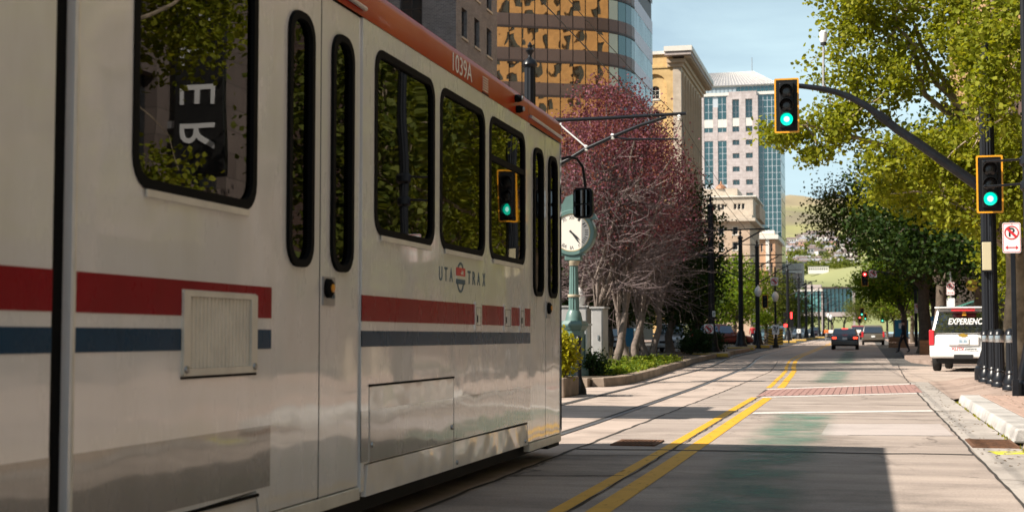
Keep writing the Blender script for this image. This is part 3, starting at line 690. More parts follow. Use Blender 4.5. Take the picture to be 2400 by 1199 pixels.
# lettering and emblem
ink = M('ink_blue')
for ch, y in zip('UTA', (9.155, 9.28, 9.405)): lettering(ch, (X0 + .001, y, 1.538), .135, ink, tram, M_X, ext=.0012, width=.075 if ch != 'T' else .07, bold=.002)
for ch, y in zip('TRAX', (9.865, 9.99, 10.125, 10.275)): lettering(ch, (X0 + .001, y, 1.538), .135, ink, tram, M_X, ext=.0012, width=.078, bold=.002)
em = plate('emblem', [(9.64 + .095 * math.cos(a), 1.535 + .108 * math.sin(a)) for a in [i * math.pi / 16 for i in range(32)]], [[(9.64 + .072 * math.cos(a), 1.535 + .09 * math.sin(a)) for a in [i * math.pi / 16 for i in range(32)]]], .002, .003, ink, tram, t3)
plate('emblem_red', [(9.53, 1.545), (9.75, 1.545), (9.75, 1.602), (9.53, 1.602)], [], .0042, .004, M('sign_red'), em, t3)
plate('emblem_gap', [(9.53, 1.522), (9.75, 1.522), (9.75, 1.545), (9.53, 1.545)], [], .0036, .003, M('tram_white'), em, t3)
plate('emblem_blue', [(9.53, 1.487), (9.75, 1.487), (9.75, 1.522), (9.53, 1.522)], [], .0042, .004, ink, em, t3)
plate('emblem_spark', [(9.62, 1.566), (9.655, 1.57), (9.66, 1.592), (9.675, 1.576), (9.705, 1.583), (9.69, 1.565), (9.705, 1.555), (9.67, 1.558), (9.65, 1.553)], [], .0056, .002, M('tram_white'), em, t3)
lettering('1039A', (X0 + .006, 9.645, 3.022), .185, M('sign_white'), tram, M_X, width=.5, ext=.001)
for i in range(6): MB().box(X0 + .0, 10.215, 2.965 + .019 * i, X0 + .010, 10.365, 2.972 + .019 * i).build('louvre_slat', M('hatch_metal'), tram)
MB().box(X0, 10.2, 2.942, X0 + .010, 10.38, 2.950).build('louvre_lip', M('dark'), tram)
for y, z in ((11.25, 3.068), (11.29, 2.985)):
    l = MB().lathe([(.03, 0), (.032, .03), (.024, .055), (.012, .065)], (X0 + .003, y, z), 14, 'X').build('marker_lamp', blk, tram, smooth=True)
    MB().lathe([(.020, .058), (.016, .069), (.006, .073)], (X0 + .003, y, z), 12, 'X').build('lamp_lens', M('galv'), l, smooth=True)
# mirror on a bent arm
pts = [(X0 - .02, 13.17, 2.80), (X0 + .05, 13.2, 2.825), (X0 + .12, 13.25, 2.81), (X0 + .165, 13.29, 2.74), (X0 + .18, 13.3, 2.64), (X0 + .19, 13.3, 2.54)]
mi = MB().tube(pts, .013, 10).build('mirror_arm', M('black_paint'), tram, smooth=True)
mh = plate('mirror_head', rrect(X0 + .075, 2.245, X0 + .262, 2.535, .045), [], 0, .07, M('black_paint'), mi, lambda a, b_, d: (a, 13.28 - d, b_))
m = mat('mirror_glass', (.3, .3, .32), .03, metal=1.)
plate('mirror_glass', rrect(X0 + .09, 2.385, X0 + .235, 2.515, .03), [], .003, .004, m, mi, lambda a, b_, d: (a, 13.28 - d, b_)); plate('mirror_glass', rrect(X0 + .09, 2.265, X0 + .235, 2.372, .03), [], .003, .004, m, mi, lambda a, b_, d: (a, 13.28 - d, b_))
# running gear
MB().box(XF + .15, -13.5, .10, X0 - .12, 12.9, .30).build('undercarriage', M('dark'), tram)
for y in (-10, -8, 3.6, 5.4, 9.4, 11.3):
    for x in (TRK(y) - .7, TRK(y) + .58):
        MB().lathe([(.33, 0), (.33, .1), (.28, .13)], (x, y, .34), 20, 'X').build('wheel', M('rust'), tram, smooth=True)
MB().box(XC - .25, 13.2, .18, XC + .25, 13.95, .42).build('coupler', M('dark'), tram, bevel=.04)
MB().box(X0 - .5, 12.7, .10, X0 - .05, 13.2, .2).build('step_guard', M('dark'), tram)
# ------------------------------------------------------------------ buildings
def brick_mat(name, c1, c2, mortar, sc=1., bw=.42, rh=.14, ms=.012, rough=.85):
    m = bpy.data.materials.new(name); MATS[name] = m; m.use_nodes = True; t = m.node_tree; b = t.nodes['Principled BSDF']; b.inputs['Roughness'].default_value = rough
    g = t.nodes.new('ShaderNodeNewGeometry'); s = t.nodes.new('ShaderNodeSeparateXYZ'); t.links.new(g.outputs['Position'], s.inputs[0])
    a = t.nodes.new('ShaderNodeMath'); t.links.new(s.outputs['X'], a.inputs[0]); t.links.new(s.outputs['Y'], a.inputs[1])
    c = t.nodes.new('ShaderNodeCombineXYZ'); t.links.new(a.outputs[0], c.inputs['X']); t.links.new(s.outputs['Z'], c.inputs['Y'])
    k = t.nodes.new('ShaderNodeTexBrick'); k.inputs['Color1'].default_value = (*c1, 1); k.inputs['Color2'].default_value = (*c2, 1); k.inputs['Mortar'].default_value = (*mortar, 1)
    k.inputs['Scale'].default_value = sc; k.inputs['Brick Width'].default_value = bw; k.inputs['Row Height'].default_value = rh; k.inputs['Mortar Size'].default_value = ms
    t.links.new(c.outputs[0], k.inputs['Vector'])
    n = t.nodes.new('ShaderNodeTexNoise'); n.inputs['Scale'].default_value = .6; n.inputs['Detail'].default_value = 8; n.inputs['Roughness'].default_value = .7
    t.links.new(g.outputs['Position'], n.inputs['Vector'])
    r2 = t.nodes.new('ShaderNodeValToRGB'); r2.color_ramp.elements[0].position = .3; r2.color_ramp.elements[1].position = .65
    r2.color_ramp.elements[0].color = (.72, .7, .68, 1); r2.color_ramp.elements[1].color = (1.05, 1.05, 1.05, 1); t.links.new(n.outputs['Fac'], r2.inputs['Fac'])
    mx = t.nodes.new('ShaderNodeMix'); mx.data_type = 'RGBA'; mx.blend_type = 'MULTIPLY'; mx.inputs['Factor'].default_value = 1
    t.links.new(k.outputs['Color'], mx.inputs['A']); t.links.new(r2.outputs[0], mx.inputs['B']); t.links.new(mx.outputs['Result'], b.inputs['Base Color'])
    return m
def glass_mat(name, tint, base, fac=.5, rough=.02, wob=.15, ws=.8):
    m = bpy.data.materials.new(name); MATS[name] = m; m.use_nodes = True; t = m.node_tree; b = t.nodes['Principled BSDF']
    b.inputs['Base Color'].default_value = (*base, 1); b.inputs['Roughness'].default_value = .2
    gl = t.nodes.new('ShaderNodeBsdfGlossy'); gl.inputs['Color'].default_value = (*tint, 1); gl.inputs['Roughness'].default_value = rough
    n = t.nodes.new('ShaderNodeTexNoise'); n.inputs['Scale'].default_value = ws; n.inputs['Detail'].default_value = 1
    g = t.nodes.new('ShaderNodeNewGeometry'); t.links.new(g.outputs['Position'], n.inputs['Vector'])
    bp = t.nodes.new('ShaderNodeBump'); bp.inputs['Strength'].default_value = wob; bp.inputs['Distance'].default_value = .15
    t.links.new(n.outputs['Fac'], bp.inputs['Height']); t.links.new(bp.outputs[0], gl.inputs['Normal'])
    mx = t.nodes.new('ShaderNodeMixShader'); mx.inputs['Fac'].default_value = fac
    t.links.new(b.outputs[0], mx.inputs[1]); t.links.new(gl.outputs[0], mx.inputs[2]); t.links.new(mx.outputs[0], t.nodes['Material Output'].inputs['Surface'])
    return m
brick_mat('grey_brick', (.23, .195, .19), (.15, .125, .125), (.30, .27, .25), 1., .34, .11, .014)
brick_mat('red_brick', (.12, .065, .045), (.09, .05, .038), (.12, .09, .075), 1., .42, .14, .014)
brick_mat('gold_stone', (.50, .315, .145), (.44, .27, .12), (.36, .23, .11), 1., 1.2, .6, .02)
brick_mat('pink_stone', (.17, .135, .12), (.13, .10, .09), (.10, .08, .07), 1., 1.4, .7, .02)
brick_mat('cream_stone_lit', (.66, .46, .21), (.62, .42, .185), (.56, .38, .17), 1., 1.1, .55, .012)  # golden sunlight of the south face is put into this stone colour
brick_mat('pale_stone', (.55, .47, .38), (.51, .43, .345), (.45, .38, .31), 1., 1.0, .5, .012)
brick_mat('granite_pink', (.54, .475, .465), (.51, .445, .435), (.42, .34, .335), 1., 2.4, 1.15, .05)
brick_mat('tan_stone', (.54, .40, .29), (.49, .36, .26), (.42, .3, .22), 1., 1.2, .6, .02)
mat('brown_panel', (.135, .092, .078), .45, var=.08, vscale=.5)
mat('brown_dark', (.05, .034, .03), .5)
mat('mullion', (.02, .017, .016), .4)
mat('white_trim', (.68, .64, .58), .6, var=.06, vscale=1)
mat('lead_roof', (.31, .30, .305), .5, metal=.2, var=.06, vscale=.4)
mat('rose_concrete', (.40, .34, .32), .8, var=.1, vscale=.3)
mat('window_dark', (.02, .024, .028), .12, spec=.8)
glass_mat('bronze_glass', (.95, .74, .48), (.02, .016, .012), .40, .012, .10, .45)
glass_mat('blue_glass', (.55, .75, .75), (.012, .05, .058), .14, .02, .12, .3)
glass_mat('teal_glass', (.6, .9, .85), (.09, .26, .23), .3, .05, .1, .5)

sth = lambda y0: (lambda a, b_, d: (a, y0 - d, b_))         # plates facing the camera side (-Y)
est = lambda x0: (lambda a, b_, d: (x0 + d, a, b_))         # plates facing the street from the left (+X)
wst = lambda x0: (lambda a, b_, d: (x0 - d, a, b_))         # plates facing the street from the right (-X)
rc = lambda a0, b0, a1, b1: [(a0, b0), (a1, b0), (a1, b1), (a0, b1)]

def set_windows(bld, to3, rects, pm, fm, wall_t, bars=(1, 1), frame=.07, sill=None, arch=False):
    """recessed windows: a frame part, a pane sub-part and bars"""
    for (a0, b0, a1, b1) in rects:
        w = plate('window', rc(a0, b0, a1, b1), [rc(a0 + frame, b0 + frame, a1 - frame, b1 - frame)], -wall_t * .55, .06, fm, bld, to3)
        plate('pane', rc(a0 + frame, b0 + frame, a1 - frame, b1 - frame), [], -wall_t * .55 - .04, .01, pm, w, to3)
        mb = MB()
        def bar_(p, q, r, s):
            pts = [to3(x, y, d) for d in (-wall_t * .55 - .035, -wall_t * .55 - .005) for x, y in rc(p, q, r, s)]
            mb.add(pts, [(0, 1, 2, 3), (7, 6, 5, 4), (0, 4, 5, 1), (1, 5, 6, 2), (2, 6, 7, 3), (3, 7, 4, 0)])
        for i in range(1, bars[0] + 1):
            x = a0 + (a1 - a0) * i / (bars[0] + 1); bar_(x - .025, b0 + frame, x + .025, b1 - frame)
        for i in range(1, bars[1] + 1):
            z = b0 + (b1 - b0) * i / (bars[1] + 1); bar_(a0 + frame, z - .025, a1 - frame, z + .025)
        if mb.v: mb.build('glazing_bar', fm, w)
        if sill:
            pts = [to3(x, y, d) for d in (-wall_t * .5, .09) for x, y in rc(a0 - .12, b0 - .16, a1 + .12, b0 - .005)]
            MB().add(pts, [(0, 1, 2, 3), (7, 6, 5, 4), (0, 4, 5, 1), (1, 5, 6, 2), (2, 6, 7, 3), (3, 7, 4, 0)]).build('sill', sill, w)

# grey-brown brick building with its corner above the tram roof
gb = thing('brick_building', 'grey-brown brick building with narrow sash windows rising above the orange tram roof', 'building', (-36, 102, 0))
er = [(y, z, y + 1.45, z + 2.15) for y in (97.95, 101.42, 105.0) for z in (8.4, 12., 15.6, 19.2, 22.78, 26.4, 30.)]
plate('wall', rc(96.5, 0, 108.2, 34), [rc(*r) for r in er], 0, .45, M('grey_brick'), gb, est(-28))
set_windows(gb, est(-28), [r for r in er if 15 < r[1] < 30], M('window_dark'), M('brown_dark'), .45, (0, 1), .09, M('pale_stone'))
sr = [(x, z, x + 1.72, z + 2.75) for x in (-32.25, -36.2, -40.1) for z in (8.9, 12.5, 16.1, 19.7, 23.3, 26.9)]
plate('wall', rc(-46, 0, -28.46, 34), [rc(*r) for r in sr], 0, .45, M('grey_brick'), gb, sth(96.52))
set_windows(gb, sth(96.52), [r for r in sr if 15 < r[1] < 30], M('window_dark'), M('brown_dark'), .45, (1, 1), .12, M('pale_stone'))
MB().box(-45.5, 97.1, 0, -28.6, 108.2, 33.8).build('core', M('dark'), gb)
MB().box(-46.3, 96.2, 34, -27.7, 108.5, 34.6).build('parapet', M('pale_stone'), gb)

# unseen slab added behind the tram to shade the street further on
vb = thing('shading_slab', 'unseen tall stone slab added behind the tram to shade the street', 'building', (-44, 68, 0))
MB().box(-58, 50, 0, -32.4, 86, 46).build('core', M('dark'), vb)
wr = [(51.2 + 4.4 * i, 4. + 4. * k, 53.6 + 4.4 * i, 6.6 + 4. * k) for i in range(8) for k in range(10)]
plate('wall', rc(49.9, 0, 86.1, 47), [rc(*r) for r in wr], 0, .4, M('tan_stone'), vb, est(-32)); wpm = MB().box(-32.36, 0, 0, -32.3, 2.4, 2.6).mesh('window', M('window_dark'))
for r in wr: link('window', wpm, vb, Vector((0, r[0], r[1])) - vb.location)
MB().box(-58, 49.6, 0, -32.4, 50, 47).box(-58, 86, 0, -32.4, 86.4, 47).box(-58, 50, 46, -32.4, 86, 46.6).build('side_walls', M('tan_stone'), vb)
# banded tower with a rounded corner
tw = thing('office_tower', 'brown office tower with bands of mirrored bronze glass and a rounded corner', 'building', (-44, 190, 0))
pw = 1.6; ang = R(64 / 6); Rr = pw / (2 * math.sin(ang / 2)); cx, cy = -28 - Rr, 178.
pan = []                                                   # (mid x, mid y, heading of outward normal)
arc = [(cx + Rr * math.cos(-i * ang), cy + Rr * math.sin(-i * ang)) for i in range(7)]
pts_ = [(-28, 178 + pw * i) for i in range(10, 0, -1)] + arc
hx, hy = -math.sin(R(64)), -math.cos(R(64))
for i in range(1, 19): pts_.append((arc[-1][0] + hx * pw * i, arc[-1][1] + hy * pw * i))
MB().prism([(x + (.25 if False else 0), y, 0) for x, y in [((px_ - cx) * .985 + cx if False else px_ - .12, py_ + .12) for px_, py_ in pts_] + [(-70, pts_[-1][1] + 2), (-70, 194)]], (0, 0, 60)).build('core', M('brown_dark'), tw)
pane_m = MB().box(-pw / 2 + .06, -.02, 0, pw / 2 - .06, .02, 2.42).mesh('pane', M('bronze_glass'))
pane_b = MB().box(-pw / 2 + .06, -.02, 0, pw / 2 - .06, .02, 2.42).mesh('pane', M('blue_glass'))
span_m = MB().box(-pw / 2 + .06, -.05, .28, pw / 2 - .06, .03, 1.76).mesh('spandrel', M('brown_panel'))
lip_m = MB().box(-pw / 2, -.12, 0, pw / 2, .03, .26).mesh('lip', M('brown_dark'))
span_p = MB().box(-pw / 2 + .06, -.05, 0, pw / 2 - .06, .03, 1.76).mesh('spandrel', mat('lilac_panel', (.40, .36, .42), .3, var=.05, vscale=.5))
bulk = MB(); br = random.Random(3)
for kf in range(-6, 8):
    z = 27.8 + 4.2 * kf
    for j, (p, q) in enumerate(zip(pts_, pts_[1:])):
        mx_, my_ = (p[0] + q[0]) / 2, (p[1] + q[1]) / 2
        rz = math.atan2(p[1] - q[1], p[0] - q[0])           # local x along the wall, -y outward
        eastside = j < 10
        if -2 <= kf <= 3 and j < 30:
            o = link('pane', pane_b if j < 13 else pane_m, tw, Vector((mx_, my_, z)) - tw.location, (br.gauss(0, .006), 0, rz + br.gauss(0, .008)))
            o = link('spandrel', span_p if eastside else span_m, tw, Vector((mx_, my_, z + 2.43)) - tw.location, (0, 0, rz))
            if not eastside: link('lip', lip_m, tw, Vector((mx_, my_, z + 2.43)) - tw.location, (0, 0, rz))
        else:
            nx_, ny_ = math.sin(rz), -math.cos(rz)
            bulk.quad((p[0] + nx_ * .05, p[1] + ny_ * .05, z + 2.45), (q[0] + nx_ * .05, q[1] + ny_ * .05, z + 2.45), (q[0] + nx_ * .05, q[1] + ny_ * .05, z + 4.18), (p[0] + nx_ * .05, p[1] + ny_ * .05, z + 4.18))
stuff(bulk.build('spandrel_bands', M('brown_panel'), tw))

# cream stone building with the big cornice
kb = thing('stone_building', 'golden stone building with a deep overhanging cornice and arched window recesses', 'building', (-36, 240, 0))
def archpoly(a0, b0, a1, b1, n=10):
    r = (a1 - a0) / 2
    return [(a0, b0), (a1, b0)] + [((a0 + a1) / 2 + r * math.cos(math.pi * i / n), b1 - r + r * math.sin(math.pi * i / n)) for i in range(n + 1)]
cs_, ps_ = M('cream_stone_lit'), M('pale_stone')
plate('wall', rc(-44, 0, -29.3, 46.4), [archpoly(-34.25, 12, -30.35, 43.3), archpoly(-40.3, 12, -36.4, 43.3)], 0, .35, cs_, kb, sth(226))
zs = [39.2 - 3.55 * i for i in range(8)]; wr = [(-33.0, z, -31.45, z + (2.2 if i == 0 else 1.75)) for i, z in enumerate(zs)] + [(-39.0, z, -37.5, z + 1.8) for z in zs]
plate('wall_recess', rc(-44, 0, -29.3, 45), [archpoly(*r) if i in (0, 8) else rc(*r) for i, r in enumerate(wr)], -.36, .4, cs_, kb, sth(226))
set_windows(kb, lambda a, b_, d: (a, 226.36 - d, b_), wr, M('window_dark'), M('white_trim'), .4, (1, 2), .16, M('white_trim'))
MB().box(-43.8, 226.9, 0, -28.7, 256, 46.2).build('core', M('dark'), kb)
MB().box(-29.3, 225.9, 0, -28, 227.3, 44.3).build('corner_pilaster', M('pale_stone'), kb)
nb = 8; bwid = (256 - 227.3) / nb
mat('east_stone_shade', (.50, .38, .27), .85, var=.07, vscale=.8)  # stone of the same building with the east side's shade in its colour
ps_ = M('east_stone_shade')
plate('east_wall', rc(227.3, 0, 256, 45.5), [archpoly(227.5 + bwid * i + .45, 8, 227.3 + bwid * (i + 1) - .35, 43.0) for i in range(nb)], 0, .7, ps_, kb, est(-28))
MB().box(-28.8, 227.3, 0, -28.65, 256, 45).build('recess_back', ps_, kb)
for i in range(nb):
    y0 = 227.5 + bwid * i + .5
    for z in zs: 
        w = MB().box(-28.66, y0 + .5, z, -28.60, y0 + bwid - 1.6, z + 1.9).build('window', M('window_dark'), kb)
    MB().box(-28.0, 227.3 + bwid * i - .12, 6, -27.72, 227.3 + bwid * i + .25, 43.6).build('pilaster', ps_, kb)
for z0, z1, ov, nm in ((44.3, 44.9, .35, 'frieze'), (44.9, 45.5, .7, 'moulding')):
    MB().box(-30.2, 226 - ov, z0, -28 + ov, 256 + ov, z1).build(nm, ps_, kb)
MB().box(-30.4, 224.2, 45.9, -26.2, 257.5, 46.5).build('cornice', M('rose_concrete'), kb); MB().box(-30.5, 224.0, 46.5, -26.0, 257.7, 47.3).build('cornice_cap', M('white_trim'), kb)
for i in range(34): MB().box(-27.35, 225.0 + .95 * i, 45.5, -26.35, 225.4 + .95 * i, 45.9).build('bracket', ps_, kb)
MB().box(-44, 225.7, 46.4, -30.5, 227, 46.9).build('parapet', M('white_trim'), kb); MB().box(-44, 225.85, 44.2, -29.4, 226, 44.55).build('string_course', cs_, kb)

# pink granite office tower with the hipped roof
ot = thing('granite_tower', 'tall pink granite office tower with blue glass strips and a pale hipped roof', 'building', (-41, 515, 0))
Yo = 500.; X = lambda u: at(u, 300, Yo).x; Zv = lambda v: at(1720, v, Yo).z
gp, bgz = M('granite_pink'), M('blue_glass')
xl, xr = X(1600), X(1829)
MB().box(xl, Yo + .6, 0, xr - .05, 527, Zv(222)).build('core', M('dark'), ot)
panes = {}
def opane(u0, u1, v0, v1, dep=0.):
    nz = max(1, round((v1 - v0) / 15.5)); nx_ = max(1, round((u1 - u0) / 10.5))
    for i in range(nx_):
        for k in range(nz):
            a0, a1 = X(u0 + (u1 - u0) * i / nx_), X(u0 + (u1 - u0) * (i + 1) / nx_)
            c1, c0 = Zv(v0 + (v1 - v0) * k / nz), Zv(v0 + (v1 - v0) * (k + 1) / nz)
            key = (round(a1 - a0, 1), round(c1 - c0, 1))
            if key not in panes: panes[key] = MB().box(-key[0] / 2 + .14, -.05, -key[1] / 2 + .11, key[0] / 2 - .14, .05, key[1] / 2 - .11).mesh('pane', bgz)
            link('pane', panes[key], ot, Vector(((a0 + a1) / 2, Yo + .3 - dep, (c0 + c1) / 2)) - ot.location, (br.gauss(0, .002), 0, br.gauss(0, .003)))
MB().box(xl, Yo + .32, 0, xr, Yo + .6, Zv(224)).build('mullion_grid', mat('grid_blue', (.48, .52, .56), .5), ot)
for (u0, u1) in ((1650, 1671), (1682, 1703)):
    opane(u0, u1, 225, 279); opane(u0, u1, 298, 309); opane(u0, u1, 329, 432)
for v in (233, 359, 390): pass
for u0 in (1717, 1748):
    opane(u0, u0 + 16, 234, 278)
    for v0 in (298, 329, 360, 391, 422, 453, 484, 515): opane(u0, u0 + 16, v0, v0 + 12)
opane(1778, 1829, 222, 560)
z0_ = 0; zt = Zv(226)
for (u0, u1, top) in ((1600, 1650, 226), (1671, 1682, 250), (1703, 1706, 226)): MB().box(X(u0), Yo + .02, 0, X(u1), Yo + .31, Zv(top)).build('pier', gp, ot)
for (u0, u1) in ((1650, 1671), (1682, 1703)):
    for v0, v1 in ((279, 298), (309, 329)): MB().box(X(u0), Yo + .08, Zv(v1), X(u1), Yo + .31, Zv(v0)).build('spandrel', M('white_trim') if v0 == 279 else gp, ot)
hol = []
for u0 in (1717, 1748):
    hol.append(rc(X(u0), Zv(310), X(u0 + 16), Zv(234)))
    for v0 in (329, 360, 391, 422, 453, 484, 515): hol.append(rc(X(u0), Zv(v0 + 12), X(u0 + 16), Zv(v0)))
plate('granite_bay', [(X(1706), 0), (X(1777), 0), (X(1777), Zv(226)), (X(1774), Zv(226)), (X(1774), Zv(216)), (X(1709), Zv(216)), (X(1709), Zv(226)), (X(1706), Zv(226))], hol, 1.0, .8, gp, ot, sth(Yo))
for u0 in (1717, 1748): MB().box(X(u0), Yo - .9, Zv(297), X(u0 + 16), Yo - .4, Zv(278)).build('spandrel', M('white_trim'), ot)
pe = MB().box(-.06, -1.15, -2.1, .0, 1.15, 2.1).mesh('side_pane', bgz)
for i in range(11):
    for k in range(19): link('side_pane', pe, ot, Vector((xr + .02, Yo + 1.8 + 2.4 * i, 4.45 * k + 2.3)) - ot.location, (0, 0, br.gauss(0, .003)))
MB().box(xl, Yo - .2, Zv(224), xr, 527, Zv(217)).build('ledge', M('white_trim'), ot)
MB().box(X(1630), Yo + 1., Zv(217), X(1822), 526, Zv(202)).build('clerestory_wall', mat('pale_glass', (.30, .36, .40), .3), ot)
for i in range(20):
    u = 1632 + i * 9.5; MB().box(X(u), Yo + .8, Zv(217), X(u + 7.5), Yo + .99, Zv(204)).build('clerestory_pane', bgz if i > 9 else M('pale_glass'), ot)
MB().box(X(1628), Yo + .3, Zv(202), X(1826), 527, Zv(199)).build('eaves', M('white_trim'), ot)
rr = MB(); e0, e1, zt0, zt1 = X(1626), X(1826), Zv(200), Zv(168)
rr.add([(e0, Yo, zt0), (e1, Yo, zt0), (e1, 527, zt0), (e0, 527, zt0), (X(1655), 512, zt1 + 2), (X(1762), 512, zt1 + 2)], [(0, 1, 5, 4), (1, 2, 5), (2, 3, 4, 5), (3, 0, 4), (0, 3, 2, 1)])
ro = rr.build('roof', M('lead_roof'), ot)
sm = MB()
for i in range(26):
    a = e0 + (e1 - e0) * (i + .5) / 26; t1 = X(1655) + (X(1762) - X(1655)) * (i + .5) / 26
    sm.tube([(a, Yo, zt0 + .1), (t1, 511.8, zt1 + 2.05)], .09, 4)
sm.build('roof_seams', M('white_trim'), ro); MB().tube([(X(1758), 512, zt1 + 2), (X(1758), 512, zt1 + 7)], .12, 6).build('mast', M('galv'), ro)

# lower tan stone building
lb = thing('stone_block', 'tan stone block with a white cornice and sash windows below the granite tower', 'building', (-32, 352, 0))
Yl = 340.; X = lambda u: at(u, 520, Yl).x; Zv = lambda v: at(1720, v, Yl).z
tn = M('tan_stone'); xr = X(1757)
wr = [(X(u), Zv(v + (20 if v > 500 else 16)), X(u + (14 if v > 500 else 9.5)), Zv(v)) for u in (1650, 1683, 1716) for v in (530, 566, 602, 638, 674)]
plate('wall', rc(X(1630), 0, xr, Zv(519)), [rc(*r) for r in wr], 0, .6, tn, lb, sth(Yl)); set_windows(lb, sth(Yl), wr, M('window_dark'), M('white_trim'), .6, (0, 1), .18, M('white_trim'))
MB().box(X(1630), Yl + .62, 0, xr - .1, 372, Zv(508)).build('core', tn, lb)
ew = [(Yl + 3.4 + 5.2 * i, Zv(v + 20), Yl + 5.2 + 5.2 * i, Zv(v)) for i in range(5) for v in (530, 566, 602, 638, 674)]
plate('east_wall', rc(Yl + .6, 0, 372, Zv(519)), [rc(*r) for r in ew], 0, .6, tn, lb, est(xr)); set_windows(lb, est(xr), ew, M('window_dark'), M('white_trim'), .6, (0, 0), .12)
MB().box(X(1630), Yl - 1.2, Zv(519), xr + 1.4, 373, Zv(512)).build('cornice', M('pale_stone'), lb); MB().box(X(1630), Yl - .5, Zv(512), xr + .6, 372.5, Zv(504)).build('parapet', M('pale_stone'), lb)
ur = [(X(u + 9.5 * i) + .1, Zv(488), X(u + 9.5 * (i + 1)) - .1, Zv(474)) for u in (1668, 1716) for i in range(3)]
xu = X(1763); plate('upper_wall', rc(X(1630), Zv(508), xu, Zv(459)), [rc(*r) for r in ur], 0, .5, M('pale_stone'), lb, lambda a, b_, d: (a, Yl + 3 - d, b_)); set_windows(lb, lambda a, b_, d: (a, Yl + 3 - d, b_), ur, M('window_dark'), M('white_trim'), .5, (0, 0), .12)
MB().box(X(1630), Yl + 3.55, Zv(508), xu, 370, Zv(460)).build('upper_storey', M('pale_stone'), lb); MB().box(X(1630), Yl + 2.6, Zv(459), xu + .8, 370.5, Zv(456)).build('upper_cornice', M('white_trim'), lb)
MB().box(X(1640), Yl + 8, Zv(456), X(1722), 362, Zv(433)).build('penthouse', M('pale_stone'), lb); MB().lathe([(1.5, 0), (1.2, .6), (.3, 1.2), (.1, 2)], (X(1682), Yl + 9, Zv(433)), 12).build('finial', mat('copper', (.35, .16, .08), .6), lb)
MB().box(xr + .0, Yl + 12, Zv(504), xr + 1.6, 371, Zv(470)).build('side_storey', tn, lb)

# small white-corniced building, grey slab block, further blocks
sb = thing('shop_building', 'small orange stone building with a white cornice beside the glass corner of the granite tower', 'building', (-27, 412, 0))
Ys = 402.; X = lambda u: at(u, 600, Ys).x; Zv = lambda v: at(1800, v, Ys).z
wr = [(X(1783), Zv(590), X(1788), Zv(570)), (X(1783), Zv(640), X(1788), Zv(615)), (X(1806), Zv(590), X(1811), Zv(570)), (X(1806), Zv(640), X(1811), Zv(615))]
plate('wall', rc(X(1760), 0, X(1817), Zv(552)), [rc(*r) for r in wr], 0, .5, mat('orange_stone', (.50, .29, .17), .8, var=.1, vscale=.4), sb, sth(Ys)); set_windows(sb, sth(Ys), wr, M('window_dark'), M('white_trim'), .5, (0, 1), .12)
MB().box(X(1760), Ys + .52, 0, X(1817), 436, Zv(548)).build('core', M('orange_stone'), sb)
MB().box(X(1795), Ys - .35, 0, X(1803), Ys - .01, Zv(556)).build('pilaster', M('white_trim'), sb)
MB().box(X(1758), Ys - .8, Zv(560), X(1817) + .9, 437, Zv(550)).build('cornice', M('white_trim'), sb); MB().box(X(1760), Ys + 1, Zv(550), X(1815), 430, Zv(539)).build('attic', M('white_trim'), sb)
MB().prism([(X(1786), Ys - 2., Zv(700)), (X(1812), Ys - 2., Zv(700)), (X(1812), Ys - 2, Zv(655)), (X(1799), Ys - 2, Zv(630)), (X(1786), Ys - 2, Zv(655))], (0, 1.6, 0)).build('gabled_bay', mat('rose_stone', (.36, .22, .18), .8), sb)
wb = thing('slab_block', 'grey concrete block with a white slatted top floor far down the street', 'building', (-24, 525, 0))
Yw = 520.; X = lambda u: at(u, 660, Yw).x; Zv = lambda v: at(1860, v, Yw).z
wr = [(X(1840 + 5.2 * i) + .1, Zv(650 + 10 * k + 8), X(1840 + 5.2 * (i + 1)) - .1, Zv(650 + 10 * k)) for i in range(5) for k in range(6)]
plate('wall', rc(X(1834), 0, X(1872), Zv(640)), [rc(*r) for r in wr], 0, .5, M('rose_concrete'), wb, sth(Yw)); set_windows(wb, sth(Yw), wr, M('window_dark'), M('white_trim'), .5, (0, 0), .1)
MB().box(X(1834), Yw + .52, 0, X(1880), Yw + 16, Zv(617)).build('core', M('rose_concrete'), wb); MB().box(X(1872), Yw, 0, X(1881), Yw + 16, Zv(616)).build('stair_wall', M('rose_concrete'), wb)
MB().box(X(1834), Yw - .5, Zv(640), X(1880), Yw, Zv(634)).build('balcony_band', M('white_trim'), wb)
for i in range(14): MB().box(X(1836 + 3.2 * i), Yw - .4, Zv(632), X(1838.2 + 3.2 * i), Yw + .5, Zv(617)).build('roof_slat', M('white_trim'), wb)

# glass skybridge over the street
sbk = thing('skybridge', 'glass pedestrian bridge spanning the street in the distance', 'bridge', (-7, 332, 0))
Yk = 330.; X = lambda u: at(u, 700, Yk).x; Zv = lambda v: at(1940, v, Yk).z
for u0, u1, v0, v1, gm, nn in ((1862, 1925, 682, 730, 'teal_glass', 8), (1929, 2003, 676, 731, 'blue_glass', 8)):
    MB().box(X(u0), Yk, Zv(v1 + 10), X(u1), Yk + 8, Zv(v1)).build('deck', M('rose_concrete'), sbk); MB().box(X(u0) - .3, Yk - .6, Zv(v0), X(u1) + .3, Yk + 8.6, Zv(v0 - 4)).build('roof', M('white_trim') if u0 < 1900 else M('brown_dark'), sbk)
    for i in range(nn):
        a0, a1 = X(u0 + (u1 - u0) * i / nn), X(u0 + (u1 - u0) * (i + 1) / nn)
        MB().box(a0 + .1, Yk + .1, Zv(v1), a1 - .1, Yk + .2, Zv(v0)).build('pane', M(gm), sbk); MB().box(a0 - .07, Yk, Zv(v1), a0 + .07, Yk + .3, Zv(v0)).build('mullion', M('mullion'), sbk)
